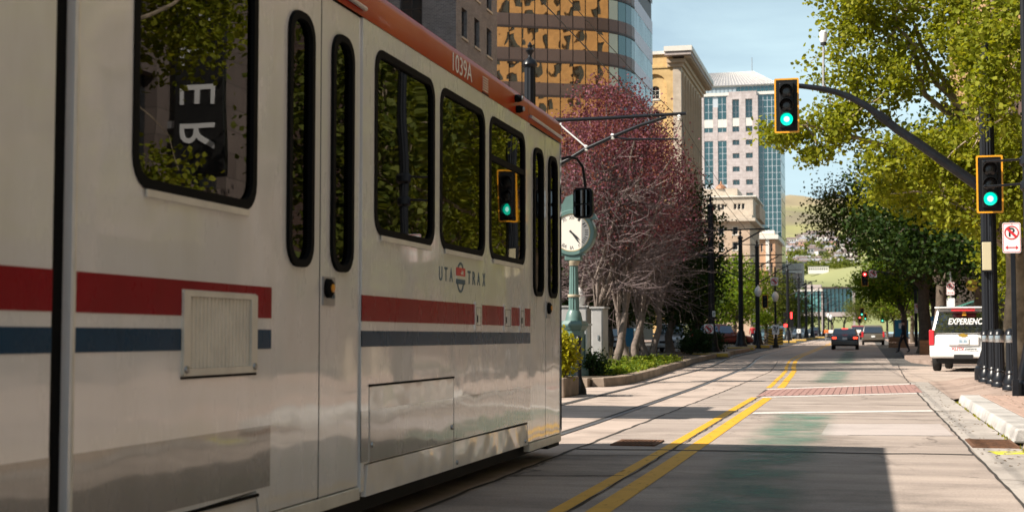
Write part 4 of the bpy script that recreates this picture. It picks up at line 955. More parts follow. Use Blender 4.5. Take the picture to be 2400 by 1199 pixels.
MB().box(X(1925), Yk - .3, 0, X(1929), Yk + 3, Zv(672)).build('pier', M('rose_concrete'), sbk); MB().box(X(1998), Yk - .3, 0, X(2004), Yk + 3, Zv(672)).build('pier', M('rose_concrete'), sbk)
MB().box(X(1890), Yk + 1, Zv(678), X(1925), Yk + 6, Zv(666)).build('roof_plant', M('rose_concrete'), sbk)

# right side of the street
ra = thing('gold_building', 'tall golden stone building glimpsed through the sycamore leaves at upper right', 'building', (22, 128, 0))
wr = [(97.2 + 4.6 * i, 4.5 + 3.9 * k, 99.4 + 4.6 * i, 7. + 3.9 * k) for i in range(14) for k in range(19)]
plate('wall', rc(95, 0, 162, 80), [rc(*r) for r in wr], 0, .5, M('gold_stone'), ra, wst(9.5))
wp = MB().box(9.85, 0, 0, 9.95, 2.2, 2.5); wpm = wp.mesh('window', M('window_dark'))
for r in wr: link('window', wpm, ra, Vector((0, r[0], r[1])) - ra.location)
MB().box(10.1, 95, 0, 40, 162, 79.5).build('core', M('dark'), ra); MB().box(9.51, 94.6, 0, 40, 95, 80).build('south_wall', M('gold_stone'), ra)
for i in range(11): MB().box(9.15, 95.3 + 6.1 * i, 0, 9.52, 100.9 + 6.1 * i, 8.4).build('shaded_shopfront', M('brown_dark'), ra); MB().prism([(9.15, 95.6 + 6.1 * i, 4.2), (7.4, 95.6 + 6.1 * i, 3.5), (7.4, 95.6 + 6.1 * i, 3.35), (9.15, 95.6 + 6.1 * i, 3.9)], (0, 5, 0)).build('awning', M('sign_green'), ra)  # dark shopfronts added; the shade under the trees is put into their colour
MB().box(8.6, 94, 80, 40, 163, 81).build('cornice', M('pale_stone'), ra)
rb_ = thing('brick_shop', 'dark brick shop building with an awning behind the street trees on the right', 'building', (18, 76, 0))
wr = [(61.2 + 3.6 * i, 5.4 + 3.8 * k, 62.8 + 3.6 * i, 7.6 + 3.8 * k) for i in range(9) for k in range(3)] + [(60.6 + 5.2 * i, .6, 64.6 + 5.2 * i, 3.3) for i in range(6)]
plate('wall', rc(60, 0, 94, 17), [rc(*r) for r in wr], 0, .4, M('red_brick'), rb_, wst(9.2)); set_windows(rb_, wst(9.2), wr, M('window_dark'), M('brown_dark'), .4, (0, 1), .1)
MB().box(9.7, 60, 0, 30, 94, 16.8).build('core', M('dark'), rb_); MB().box(9.2, 59.6, 0, 30, 60, 17).build('south_wall', M('red_brick'), rb_); MB().box(9.0, 59.4, 17, 30, 94.2, 17.6).build('parapet', M('pale_stone'), rb_)
MB().prism([(9.2, 60.5, 3.7), (7.0, 60.5, 3.1), (7.0, 60.5, 2.95), (9.2, 60.5, 3.4)], (0, 33, 0)).build('awning', M('sign_green'), rb_)
rcb = thing('theater_building', 'dark brown stone building across the street reflected in the tram windows', 'building', (24, 8, 0))
wr = [(-28 + 4.2 * i, 5.2 + 4. * k, -26 + 4.2 * i, 7.8 + 4. * k) for i in range(16) for k in range(4)] + [(-28 + 8.4 * i, .5, -22.5 + 8.4 * i, 3.6) for i in range(8)]
plate('wall', rc(-30, 0, 40, 23), [rc(*r) for r in wr], 0, .4, M('pink_stone'), rcb, wst(12)); wpm = MB().box(12.3, 0, 0, 12.38, 2., 2.6).mesh('window', M('window_dark')); wpl = MB().box(12.3, 0, 0, 12.38, 5.5, 3.1).mesh('shop_window', M('window_dark'))
for r in wr: link('window' if r[1] > 4 else 'shop_window', wpm if r[1] > 4 else wpl, rcb, Vector((0, r[0], r[1])) - rcb.location)
MB().box(12.5, -30, 0, 36, 40, 22.8).build('core', M('dark'), rcb); MB().box(11.5, -30.5, 23, 36, 40.5, 24).build('cornice', M('pale_stone'), rcb); MB().box(12.01, 40, 0, 36, 40.4, 23).build('north_wall', M('pink_stone'), rcb)
bs = thing('blade_sign', 'tall black blade sign with white vertical lettering reflected in the large tram window', 'sign', (11.1, 33.5, 9))
MB().box(10.35, 33.4, 5.2, 11.75, 33.65, 13.6).build('panel', M('sign_black'), bs, bevel=.02); MB().box(11.75, 33.48, 6.5, 12., 33.56, 6.7).box(11.75, 33.48, 12, 12., 33.56, 12.2).build('bracket', M('galv'), bs)
for i, ch in enumerate('THEATER'): lettering(ch, (11.05, 33.39, 13.0 - 1.12 * i), 1.35, mat('letter_white', (.8, .8, .8), .5), bs, M_S, ext=.02, roll=-math.pi / 2)
# houses on the hillside
hm = [mat('house_wall', (.62, .58, .54), .8), mat('house_wall_tan', (.48, .38, .30), .8), mat('house_wall_grey', (.36, .36, .38), .8), mat('house_wall_red', (.36, .2, .16), .8)]
hr = [mat('house_roof', (.16, .12, .11), .8), mat('house_roof_grey', (.25, .25, .27), .8)]
hrng = random.Random(11); protos = []
for i in range(8):
    w, d, h = hrng.uniform(9, 17), hrng.uniform(9, 12), hrng.uniform(4.5, 8)
    t = thing('hill_house', 'x', 'house', (0, 0, 0), 'houses on the hillside', world=False)
    MB().box(-w / 2, -d / 2, -6, w / 2, d / 2, h).build('wall', hm[i % 4], t)
    MB().prism([(-w / 2 - .5, -d / 2 - .5, h), (-w / 2 - .5, d / 2 + .5, h), (-w / 2 - .5, 0, h + 2.6)], (w + 1, 0, 0)).build('roof', hr[i % 2], t)
    for k in range(3):
        x = -w / 2 + w * (k + .5) / 3; MB().box(x - 1, -d / 2 - .08, h * .45, x + 1, -d / 2 - .02, h * .8).build('window', M('window_dark'), t)
    protos.append(t)
spots = []
for i in range(70):
    v = hrng.choice([572, 577, 582, 588, 594, 600, 608]) + hrng.uniform(-3, 3); u = hrng.uniform(1842, 2000)
    D = np.interp(v, [560, 590, 620], [1900, 1690, 1450]); p = at(u, v, D)
    spots.append((p.x, D))
names = ['pale', 'tan', 'grey', 'brick red']
for i, (x, y) in enumerate(spots):
    o = protos[i] if i < 8 else copy_tree(protos[hrng.randrange(8)])
    o.location = (x, y, hill_h(x, y)); o.rotation_euler.z = hrng.uniform(-.5, .5)
    o['label'] = 'small gabled house among the many scattered across the green hillside'
hb = thing('hill_block', 'long low white building standing alone on the green slope below the houses', 'building', (0, 0, 0), world=False)
MB().box(-16, -5, -4, 16, 5, 7).build('wall', M('white_trim'), hb); MB().box(-16.5, -5.5, 7, 16.5, 5.5, 7.8).build('roof', hr[1], hb)
for i in range(9): MB().box(-15 + 3.4 * i, -5.1, 2, -13 + 3.4 * i, -5.02, 5).build('window', M('window_dark'), hb)
p = at(1918, 608, 1400); hb.scale = (.6, .6, .6); hb.location = (p.x, 1400, hill_h(p.x, 1400) + 3)
# ------------------------------------------------------------------ street furniture
bp_, pp_ = M('black_paint'), M('post_paint')
mat('flute_paint', (.011, .012, .015), .38, spec=.25)
mat('clock_green', (.085, .155, .140), .45, var=.12, vscale=4, coat=.2)
mat('clock_trim', (.40, .34, .24), .5)
mat('clock_face', (.74, .68, .60), .35, spec=.6, coat=.5)
mat('gilt', (.45, .32, .14), .4, metal=.5)
mat('cabinet_grey', (.33, .32, .31), .5, var=.1, vscale=3)
mat('cabinet_pale', (.50, .52, .53), .45, var=.06, vscale=3)
mat('lamp_globe', (.80, .78, .74), .3)
mat('pedestal', (.40, .33, .25), .85, var=.15, vscale=4)
mat('pedestal_yellow', (.55, .34, .05), .8, var=.25, vscale=7)
mat('box_tan', (.52, .46, .30), .55)
mat('poster_blue', (.02, .20, .36), .5)
mat('plank', (.27, .14, .07), .75, var=.2, vscale=6)

# traffic signals
def signal_head(name, label, loc, lit='green', sc=1., group=None):
    t = thing(name, label, 'traffic light', loc, group, world=False)
    w, h = .265 * sc, .60 * sc
    sh = lambda a, b_, d: (a, -d, b_)
    plate('backplate', rrect(-w + .022 * sc, -h + .022 * sc, w - .022 * sc, h - .022 * sc, .02 * sc, 2), [], 0, .015, M('signal_black'), t, sh)
    plate('backplate_border', rrect(-w, -h, w, h, .03 * sc, 3), [rrect(-w + .034 * sc, -h + .034 * sc, w - .034 * sc, h - .034 * sc, .02 * sc, 2)], .004, .02, M('signal_yellow'), t, sh)
    hs = MB().box(-.155 * sc, -.055, -.50 * sc, .155 * sc, -.004, .50 * sc).build('housing', M('signal_black'), t, bevel=.02)
    MB().box(-.12 * sc, .016, -.48 * sc, .12 * sc, .16, .48 * sc).build('housing_back', M('signal_black'), t, bevel=.02)
    for i, z in enumerate((.31 * sc, 0, -.31 * sc)):
        on = (lit == 'green' and i == 2) or (lit == 'red' and i == 0)
        r = .135 * sc
        lens = MB().lathe([(r, -.056), (r * .85, -.072), (r * .45, -.082), (.01, -.085)], (0, 0, z), 24, 'Y').build('lens', M('green_lit' if lit == 'green' else 'red_lit') if on else M('lens_off'), t, smooth=True)
        if on:
            MB().lathe([(r * .45, -.0835), (r * .3, -.087), (.01, -.09)], (0, 0, z), 20, 'Y').build('lit_core', M('green_core' if lit == 'green' else 'red_core'), lens, smooth=True)
        v = MB(); n = 14; ro, ri = r * 1.09, r * 1.03
        for rad, flip in ((ro, 0), (ri, 1)):
            pass
        vs = []
        for k in range(n + 1):
            a = R(-35 + 250 * k / n); ln = .20 * sc * (.55 + .45 * math.sin(max(0, math.pi * k / n)))
            for rad in (ro, ri): vs += [(rad * math.cos(a), -.05, z + rad * math.sin(a)), (rad * math.cos(a), -.05 - ln, z + rad * math.sin(a) - .012)]
        fs = []
        for k in range(n):
            a, c = 4 * k, 4 * k + 4
            fs += [(a, a + 1, c + 1, c), (a + 2, c + 2, c + 3, a + 3), (a + 1, a + 3, c + 3, c + 1)]
        v.add(vs, fs).build('visor', M('signal_black'), t)
    return t
YP = 33.5; P = lambda u, v: at(u, v, YP)
pb = P(2318, 600); px_ = pb.x
sp = thing('signal_pole', 'black fluted signal pole with a long curved mast arm reaching over the road', 'signal pole', (px_, YP, .15))
MB().lathe([(.36, .15), (.36, .42), (.30, .47), (.31, .52), (.24, .68), (.22, .78), (.20, .82)], (px_, YP, 0), 20).build('base', pp_, sp, smooth=True)
MB().lathe([(.178, .8), (.16, 5.5), (.15, 7.3)], (px_, YP, 0), 32, flute=.11).build('shaft', M('flute_paint'), sp)
MB().lathe([(.18, 7.3), (.19, 7.36), (.12, 7.45), (.05, 7.55), (.09, 7.66), (.06, 7.78), (.01, 7.86)], (px_, YP, 0), 14).build('finial', pp_, sp, smooth=True)
MB().lathe([(.2, 4.2), (.22, 4.26), (.22, 4.62), (.2, 4.7)], (px_, YP, 0), 20).build('arm_collar', pp_, sp)
ap = [P(2300, 440), P(2250, 405), P(2200, 370), P(2150, 334), P(2100, 301), P(2066, 274), P(2030, 248), P(1995, 229), P(1960, 216), P(1920, 207), P(1878, 202), P(1850, 200)]
MB().tube(ap[:6], [.125, .118, .11, .105, .10, .097], 12).build('mast_arm', pp_, sp, smooth=True)
MB().tube(ap[5:], [.082, .08, .075, .07, .066, .06, .055], 12).build('mast_arm_tip', pp_, sp, smooth=True)
MB().tube([P(2080, 284), P(2058, 268)], .105, 12).build('arm_joint', pp_, sp)
bx = P(2318, 600); MB().box(px_ - .17, YP - .30, bx.z - .33, px_ + .03, YP - .17, bx.z + .30).build('control_box', M('box_tan'), sp, bevel=.015)
MB().box(px_ - .19, YP - .29, bx.z - .36, px_ + .05, YP - .165, bx.z + .33).build('box_back', pp_, sp)
MB().tube([(px_ + .02, YP - .2, 4.1), (px_ + .03, YP - .23, 3.7), (px_ + .04, YP - .22, 3.1), (px_ + .04, YP - .21, 1.2)], .035, 8).build('conduit', pp_, sp, smooth=True)
q = P(1930, 205); q2 = P(1930, 100)
cd = MB().tube([q, q2], [.028, .024], 8).build('camera_mast', M('galv'), sp)
MB().lathe([(.05, -.02), (.085, .06), (.085, .24), (.06, .27), (.01, .28)], (q2.x, YP, q2.z), 14).build('camera', M('sign_white'), cd, smooth=True); MB().lathe([(.07, -.06), (.07, 0)], (q2.x, YP, q2.z), 12).build('camera_dome', M('dark'), cd)
signal_head('traffic_light', 'yellow bordered traffic light showing green at the tip of the curved mast arm', P(1845, 251) + Vector((0, -.22, 0)), sc=1.06)
signal_head('traffic_light', 'yellow bordered traffic light showing green mounted on the black fluted signal pole', P(2316, 436) + Vector((0, -.42, 0)), sc=1.07)
MB().tube([P(2316, 436) + Vector((0, -.3, .3)), (px_, YP, P(2316, 400).z)], .03, 8).tube([P(2316, 436) + Vector((0, -.3, -.3)), (px_, YP, P(2316, 480).z)], .03, 8).build('head_bracket', pp_, sp)

# lamp column on the right edge, with two banner arms
lx, ly = 2.69, 24.9
lp = thing('lamp_column', 'tall black lamp column with two side arms cut by the right edge of the picture', 'lamp post', (lx, ly, .15))
MB().lathe([(.30, .15), (.30, .36), (.25, .41), (.26, .46), (.19, .72), (.15, .95), (.14, 1.0)], (lx, ly, 0), 20).build('base', pp_, lp, smooth=True)
MB().lathe([(.115, .98), (.10, 4.0), (.085, 7.2)], (lx, ly, 0), 24, flute=.09).build('shaft', M('flute_paint'), lp)
for z in (3.62, 4.03):
    MB().lathe([(.11, -.09), (.15, -.05), (.15, .05), (.11, .09)], (lx, ly, z), 16).build('arm_collar', pp_, lp, smooth=True)
    a = MB().tube([(lx, ly, z), (lx - .14, ly, z + .03), (lx - .70, ly, z + .01 if z > 4 else z)], [.035, .022, .018], 8).build('banner_arm', pp_, lp, smooth=True)
    MB().lathe([(.005, -.03), (.03, -.01), (.03, .01), (.005, .03)], (lx - .7, ly, z + .005), 10, 'X').build('knob', pp_, a)
MB().lathe([(.1, 7.2), (.16, 7.3), (.22, 7.5), (.20, 7.8), (.08, 7.95)], (lx, ly, 0), 14).build('lantern', M('lamp_globe'), lp, smooth=True)

# bollards
def bollard():
    t = thing('bollard', 'x', 'bollard', (0, 0, 0), 'black bollards on the brick corner', world=False)
    MB().lathe([(.165, 0), (.165, .06), (.15, .09), (.16, .13), (.12, .24), (.10, .28), (.115, .31), (.095, .35)], n=18).build('base', pp_, t, smooth=True)
    MB().lathe([(.092, .34), (.088, .86)], n=24, flute=.10).build('shaft', M('flute_paint'), t)
    MB().lathe([(.095, .86), (.097, .87), (.097, .985), (.095, .995)], n=24).build('reflective_band', mat('band_silver', (.55, .55, .55), .22, metal=.9), t, smooth=True)
    MB().lathe([(.105, .995), (.115, 1.01), (.105, 1.04), (.085, 1.085), (.04, 1.115), (.008, 1.12)], n=18).build('cap', pp_, t, smooth=True)
    return t
b0 = bollard(); bpx = (2312, 2329, 2344, 2371)
for i, (Yb, lab) in enumerate(((31.9, 'black bollard half hidden by the signal pole, farthest in the row of four'), (30.7, 'black bollard next to the farthest one in the row of four'), (29.1, 'black bollard second from the near end of the row of four'), (27.3, 'black bollard nearest in the row, standing beside the no parking post'))):
    o = b0 if i == 0 else copy_tree(b0); o.location = (at(bpx[i], 900, Yb).x, Yb, .15); o['label'] = lab

# signs
def disc(n=32, r=1., cx=0, cz=0): return [(cx + r * math.cos(2 * math.pi * i / n), cz + r * math.sin(2 * math.pi * i / n)) for i in range(n)]
def sign_face(t, kind, w, h, cx=0, cz=0, yf=0.):
    sh = lambda a, b_, d: (cx + a, yf - d, cz + b_)
    p = plate('sign_plate', rrect(-w / 2, -h / 2, w / 2, h / 2, .035 * w / .3, 4), [], 0, .006, M('sign_white'), t, sh)
    if kind in ('nopark', 'nopark2'):
        plate('border', rrect(-w * .47, -h * .48, w * .47, h * .48, .03, 4), [rrect(-w * .445, -h * .463, w * .445, h * .463, .026, 4)], .002, .002, M('sign_red'), p, sh)
        cz0 = h * .17; r = w * .40
        plate('ring', disc(28, r, 0, cz0), [disc(28, r * .83, 0, cz0)], .004, .003, M('sign_red'), p, sh)
        lettering('P', (cx - .005, yf - .003, cz + cz0), r * 1.75, M('sign_black'), p, M_S, bold=.004, ext=.001)
        k = r * .9 * .707; d = .022 * w / .3
        plate('slash', [(-k - d * .7, cz0 + k - d * .7), (k - d * .7, cz0 - k - d * .7), (k + d * .7, cz0 - k + d * .7), (-k + d * .7, cz0 + k + d * .7)], [], .0055, .002, M('sign_red'), p, sh)
        z = -h * .32; a = w * .36
        plate('arrow', [(-a, z), (-a * .62, z + .035), (-a * .62, z + .009), (a * .62, z + .009), (a * .62, z + .035), (a, z), (a * .62, z - .035), (a * .62, z - .009), (-a * .62, z - .009), (-a * .62, z - .035)], [], .003, .002, M('sign_red'), p, sh)
    if kind == 'noleft':
        r = w * .44
        plate('ring', disc(28, r), [disc(28, r * .80)], .004, .003, M('sign_red'), p, sh)
        s = w / .6
        plate('arrow', [(.10 * s, -.17 * s), (.16 * s, -.17 * s), (.16 * s, .02 * s), (.13 * s, .07 * s), (-.03 * s, .07 * s), (-.03 * s, .14 * s), (-.17 * s, .04 * s), (-.03 * s, -.06 * s), (-.03 * s, .01 * s), (.09 * s, .01 * s), (.10 * s, -.01 * s)], [], .003, .002, M('sign_black'), p, sh)
        k = r * .9 * .707; d = .03 * s
        plate('slash', [(-k - d, k - d), (k - d, -k - d), (k + d, -k + d), (-k + d, k + d)], [], .0055, .002, M('sign_red'), p, sh)
    if kind == 'keepright':
        lettering('7', (cx - w * .2, yf - .003, cz + .05), h * .6, M('sign_black'), p, M_S, ext=.001, bold=.01)
        plate('arrow', [(w * .02, -h * .3), (w * .12, -h * .3), (w * .3, h * .1), (w * .38, h * .06), (w * .34, h * .34), (w * .1, h * .16), (w * .2, h * .13)], [], .003, .002, M('sign_black'), p, sh)
    return p
c = at(2371, 557, 24.6); Yn = 24.6
np_ = thing('parking_sign', 'white no parking sign with red ring on a slim black post beside the bollards', 'road sign', (c.x + .02, Yn, .15))
MB().box(c.x - .02, Yn + .008, .15, c.x + .055, Yn + .06, 3.02).build('post', pp_, np_, bevel=.008); MB().box(c.x - .035, Yn - .005, .145, c.x + .07, Yn + .075, .42).build('post_sleeve', pp_, np_, bevel=.008)
sign_face(np_, 'nopark', .285, .50, c.x, c.z, Yn)
MB().lathe([(.008, -.002), (.006, .001)], (c.x, Yn - .006, c.z + .225), 8, 'Y').build('bolt', M('steel'), np_)
c = at(2228, 690, 57); t = thing('parking_sign', 'small no parking sign above a white and green plate behind the white vehicle', 'road sign', (c.x, 57, .0))
MB().box(c.x - .03, 57.02, .0, c.x + .03, 57.06, 3.6).build('post', M('galv'), t); q = at(2228, 676, 57); sign_face(t, 'nopark', .30, .50, c.x, q.z, 57.); q = at(2228, 708, 57); sign_face(t, 'blank', .30, .33, c.x, q.z, 57.); MB().box(c.x - .15, 56.99, q.z - .25, c.x + .15, 57., q.z - .17).build('green_strip', M('sign_green'), t)
c = at(2150, 722, 78); t = thing('parking_sign', 'tiny no parking sign on a thin pole beside the dark tree trunk', 'road sign', (c.x, 78, .2))
MB().box(c.x + .10, 78.02, .2, c.x + .16, 78.07, c.z + .9).build('post', M('galv'), t); sign_face(t, 'nopark', .30, .50, c.x, c.z, 78.)
c = at(2278, 668, 59.); t = thing('round_sign', 'round yellow shop sign hanging from a thin horizontal bracket under the trees', 'sign', (c.x, 59., c.z))
MB().lathe([(.23, -.03), (.23, .03)], (c.x, 59., c.z), 26, 'Y').build('disc', mat('sign_yellow', (.62, .40, .07), .5), t); q = at(2255, 650, 59.); MB().tube([(q.x, 59., q.z), (c.x + 3.2, 59., q.z)], .018, 6).tube([(c.x - .12, 59, c.z + .19), (c.x - .12, 59, q.z)], .008, 5).tube([(c.x + .12, 59, c.z + .19), (c.x + .12, 59, q.z)], .008, 5).build('bracket', M('galv'), t)
lettering('Gym', (c.x, 58.965, c.z), .17, M('sign_black'), t, M_S, ext=.002, bold=.003)

# post clock
kx, ky = at(1345, 700, 34.).x, 34.
ck = thing('street_clock', 'green cast iron street clock with a cream roman numeral dial behind the tram mirror', 'clock', (kx, ky, .2))
g_ = M('clock_green')
def octa(r, z0, z1, r1=None): return [(r, z0), (r1 or r, z1)]
MB().lathe([(.36, .0), (.36, .22), (.33, .26)], (kx, ky, .1), 8).build('plinth', g_, ck)
pd = MB().lathe([(.27, .36), (.27, 1.26), (.30, 1.28), (.36, 1.38), (.36, 1.42), (.30, 1.50)], (kx, ky, 0), 8).build('pedestal', g_, ck)
for a in range(4):
    m4 = Matrix.Rotation(a * math.pi / 2 + .2, 3, 'Z')
    b = MB(); pts = [m4 @ Vector((x, -.262, z)) + Vector((kx, ky, 0)) for x, z in archpoly(-.085, .5, .085, 1.18, 6)]
    b.prism(pts, m4 @ Vector((0, -.02, 0))); b.build('arch_panel', mat('clock_green_dark', (.055, .11, .10), .5), pd)
MB().lathe([(.22, 1.48), (.20, 1.58), (.18, 1.68), (.135, 1.76)], (kx, ky, 0), 20).build('shaft_foot', g_, ck, smooth=True)
MB().lathe([(.132, 1.76), (.13, 2.08)], (kx, ky, 0), 24, flute=.12).build('lower_shaft', g_, ck); MB().lathe([(.15, 2.08), (.155, 2.11), (.15, 2.14)], (kx, ky, 0), 20).build('ring', M('clock_trim'), ck)
MB().lathe([(.122, 2.14), (.10, 2.88)], (kx, ky, 0), 24, flute=.12).build('upper_shaft', g_, ck); MB().lathe([(.11, 2.84), (.125, 2.88), (.15, 2.94), (.15, 2.96)], (kx, ky, 0), 16).build('capital', M('clock_trim'), ck, smooth=True)
MB().box(kx - .20, ky - .14, 2.96, kx + .20, ky + .14, 3.09).build('neck_block', g_, ck, bevel=.02)
dial = at(1343, 546, 34.); cz = dial.z; dx = dial.x
MB().prism([(dx - .30, ky - .11, 3.09), (dx + .30, ky - .11, 3.09), (dx + .20, ky - .11, 3.30), (dx - .20, ky - .11, 3.30)], (0, .22, 0)).build('cradle', g_, ck)
DR = .545
hd = MB().lathe([(DR, -.15), (DR + .02, -.13), (DR + .02, .13), (DR, .15)], (dx, ky, cz), 40, 'Y').build('head', g_, ck, smooth=True)
plate('bezel', disc(40, DR, dx, cz), [disc(40, DR - .085, dx, cz)], ky * 0, .05, g_, hd, lambda a, b_, d: (a, ky - .15 - .03 - d, b_)); plate('gilt_ring', disc(40, DR - .082, dx, cz), [disc(40, DR - .105, dx, cz)], 0, .03, M('gilt'), hd, lambda a, b_, d: (a, ky - .17 - d, b_))
plate('dial', disc(40, DR - .10, dx, cz), [], 0, .01, M('clock_face'), hd, lambda a, b_, d: (a, ky - .155 - d, b_))
for i, s in enumerate(('XII', 'I', 'II', 'III', 'IIII', 'V', 'VI', 'VII', 'VIII', 'IX', 'X', 'XI')):
    a = -i * math.pi / 6; rr_ = DR - .185
    lettering(s, (dx - rr_ * math.sin(a), ky - .158, cz + rr_ * math.cos(a)), .12, M('sign_black'), hd, M_S, width=.035 * len(s) + .02, ext=.001, roll=a, name='numeral')
for a, l, w, nm in ((-R(132), .25, .022, 'hour_hand'), (-R(144), .36, .016, 'minute_hand')):
    d = Vector((-math.sin(a), math.cos(a))); n_ = Vector((d.y, -d.x))
    pts = [Vector((dx, cz)) - d * .07 + n_ * w, Vector((dx, cz)) + d * l * .7 + n_ * w, Vector((dx, cz)) + d * l, Vector((dx, cz)) + d * l * .7 - n_ * w, Vector((dx, cz)) - d * .07 - n_ * w]
    plate(nm, [(p.x, p.y) for p in pts], [], 0, .004, M('sign_black'), hd, lambda a, b_, d: (a, ky - .17 - (l < .3) * .006 - d, b_))
cp = [(-.62, .30), (-.55, .44), (-.42, .50), (-.38, .62), (-.24, .70), (-.16, .86), (0, .92), (.16, .86), (.24, .70), (.38, .62), (.42, .50), (.55, .44), (.62, .30)]
MB().prism([(dx + x, ky - .10, cz + z + .02) for x, z in cp], (0, .2, 0)).build('crest', g_, ck)

# overhead line poles
def pole_shape(t, x, y, z0, h, r=.17):
    MB().lathe([(.42, 0), (.42, .12), (.32, .3), (.28, .75), (.235, .95), (.21, 1.05)], (x, y, z0), 16).build('base', pp_, t, smooth=True)
    MB().lathe([(r, 1.0), (r * .82, h - .55)], (x, y, z0), 20, flute=.1).build('shaft', M('flute_paint'), t)
    MB().lathe([(r * .9, h - .56), (r * 1.15, h - .5), (r, h - .42), (.05, h - .32), (.04, h - .26), (.11, h - .15), (.05, h - .08), (.065, h - .03), (.01, h + .06)], (x, y, z0), 14).build('finial', pp_, t, smooth=True)
ox, oy = at(1242, 160, 33.).x, 33.
op = thing('line_pole', 'black fluted pole with a finial behind the tram carrying long arms for the overhead wires', 'pole', (ox, oy, .2))
pole_shape(op, ox, oy, .15, 7.98, .165)
Q = lambda u, v: at(u, v, 33.)
MB().tube([(ox, oy, 6.24), Q(1310, 282), Q(1420, 277), Q(1608, 266)], [.05, .045, .042, .038], 10).build('top_arm', pp_, op, smooth=True)
MB().tube([(ox, oy, 4.9), Q(1330, 375), Q(1370, 350), Q(1437, 320), Q(1500, 294), Q(1562, 274)], [.05, .048, .046, .045, .042, .04], 10).build('brace', pp_, op, smooth=True)
MB().tube([Q(1440, 322), Q(1470, 326), Q(1590, 326)], [.02, .025, .022], 8).build('steady_arm', pp_, op, smooth=True)
MB().tube([Q(1312, 292), Q(1374, 345)], .018, 8).build('tie_rod', M('sign_white'), op)
for u, v in ((1436, 320), (1374, 347), (1592, 276)): MB().lathe([(.03, -.07), (.055, -.05), (.03, -.03), (.055, -.01), (.03, .01), (.055, .03), (.03, .07)], Q(u, v), 10).build('insulator', M('lamp_globe'), op, smooth=True)
MB().tube([Q(1597, 270), Q(1605, 346)], .008, 5).tube([Q(1597, 280), Q(1570, 340)], .006, 5).build('hanger', pp_, op)
def line_pole(h=8.0, ped=True):
    t = thing('line_pole', 'x', 'pole', (0, 0, 0), 'overhead line poles down the middle of the street', world=False)
    pole_shape(t, 0, 0, .25 if ped else 0, h - .25)
    if ped:
        pe_ = MB().box(-.85, -.85, 0, .85, .85, .26).build('pedestal', M('pedestal'), t, bevel=.06)
        MB().box(-.86, -.865, .06, .86, -.851, .22).build('yellow_edge', M('pedestal_yellow'), pe_)
    for s in (-1, 1):
        MB().tube([(0, 0, 6.3), (s * 2.9, 0, 6.35)], .04, 6).build('arm', pp_, t)
        MB().tube([(0, 0, 4.9), (s * .6, 0, 5.1), (s * 1.4, 0, 5.65), (s * 2.1, 0, 6.05), (s * 2.5, 0, 6.25)], .04, 6).build('brace', pp_, t, smooth=True)
        MB().tube([(s * 1.2, 0, 5.6), (s * 2.8, 0, 5.55)], .022, 5).build('steady_arm', pp_, t)
    return t
l0 = line_pole(); LPS = [(1668, 71, 'black line pole standing among dark foliage with a no left turn plate on it'), (1737, 96, 'thick black line pole on a yellow edged footing, nearest of the street row'), (1776, 107, 'black line pole carrying a white globe, second in the street row'),
    (1847, 150, 'black line pole just behind the red tram signal lights'), (1873, 172, 'black line pole with a small white plate near its foot'), (1890, 194, 'black line pole in front of the green skybridge glass'), (1904, 208, 'black line pole under the middle of the skybridge'), (1920, 232, 'black line pole at the pier of the skybridge'), (1931, 258, 'distant thin line pole just right of the skybridge pier'), (1942, 290, 'farthest thin line pole before the dark sedan')]
for i, (u, Yv, lab) in enumerate(LPS):
    o = l0 if i == 0 else copy_tree(l0); o.location = (at(u, 780, Yv).x, Yv, gz(Yv)); o['label'] = lab
# plates and lamps mounted on those poles stay things of their own
def plate_sign(u, v, Yv, w, h, kind, lab, cat='road sign', nm='turn_sign'):
    c = at(u, v, Yv); t = thing(nm, lab, cat, c, world=False); sign_face(t, kind, w, h); MB().box(-.03, .0, -h * .3, .03, .25, h * .3).build('bracket', M('galv'), t); return t
plate_sign(1661, 770, 70.4, .46, .46, 'noleft', 'square no left turn sign low on the pole between the dark bushes')
plate_sign(1815, 659, 109.3, .56, .62, 'noleft', 'no left turn sign above the white globe lamp in the street row')
plate_sign(2046, 641, 105.2, .54, .54, 'noleft', 'no left turn sign right of the red traffic light under the trees')
plate_sign(1872, 775, 171.2, .45, .5, 'blank', 'small white plate low on a line pole', nm='plate_sign')
plate_sign(1673, 735, 70.5, .14, .28, 'blank', 'small white plate above the no left turn sign on the foliage pole', nm='plate_sign')
def lamp_standard(u, Yv, vtop, lab, grp=None):
    x = at(u, 700, Yv).x; zt = at(u, vtop, Yv).z; z0 = gz(Yv)
    t = thing('lamp_post', lab, 'lamp post', (x, Yv, z0), grp)
    MB().lathe([(.25, 0), (.22, .3), (.12, .6), (.1, .7), (.08, zt - z0 - .5)], (x, Yv, z0), 12).build('post', pp_, t, smooth=True)
    MB().lathe([(.10, -.42), (.2, -.3), (.27, -.05), (.24, .12), (.12, .28), (.04, .36), (.01, .45)], (x, Yv, zt - .1), 14).build('globe', M('lamp_globe'), t, smooth=True)
    return t
l_ = lamp_standard(1817, 110, 690, 'street lamp with a white globe beside the yellow striped markers')
x = at(1817, 700, 110).x; MB().lathe([(.07, 4.2), (.06, 6.4)], (x, 110., 0), 10).build('upper_post', pp_, l_)
lamp_standard(1777, 106.3, 678, 'grey white globe lamp against the second black line pole'); lamp_standard(1941, 236, 737, 'small white globe lamp far down the street, left of a pair'); lamp_standard(1947, 232, 741, 'small white globe lamp far down the street, right of a pair')
lamp_standard(1355, 47, 688, 'small white lamp beside the green clock shaft')
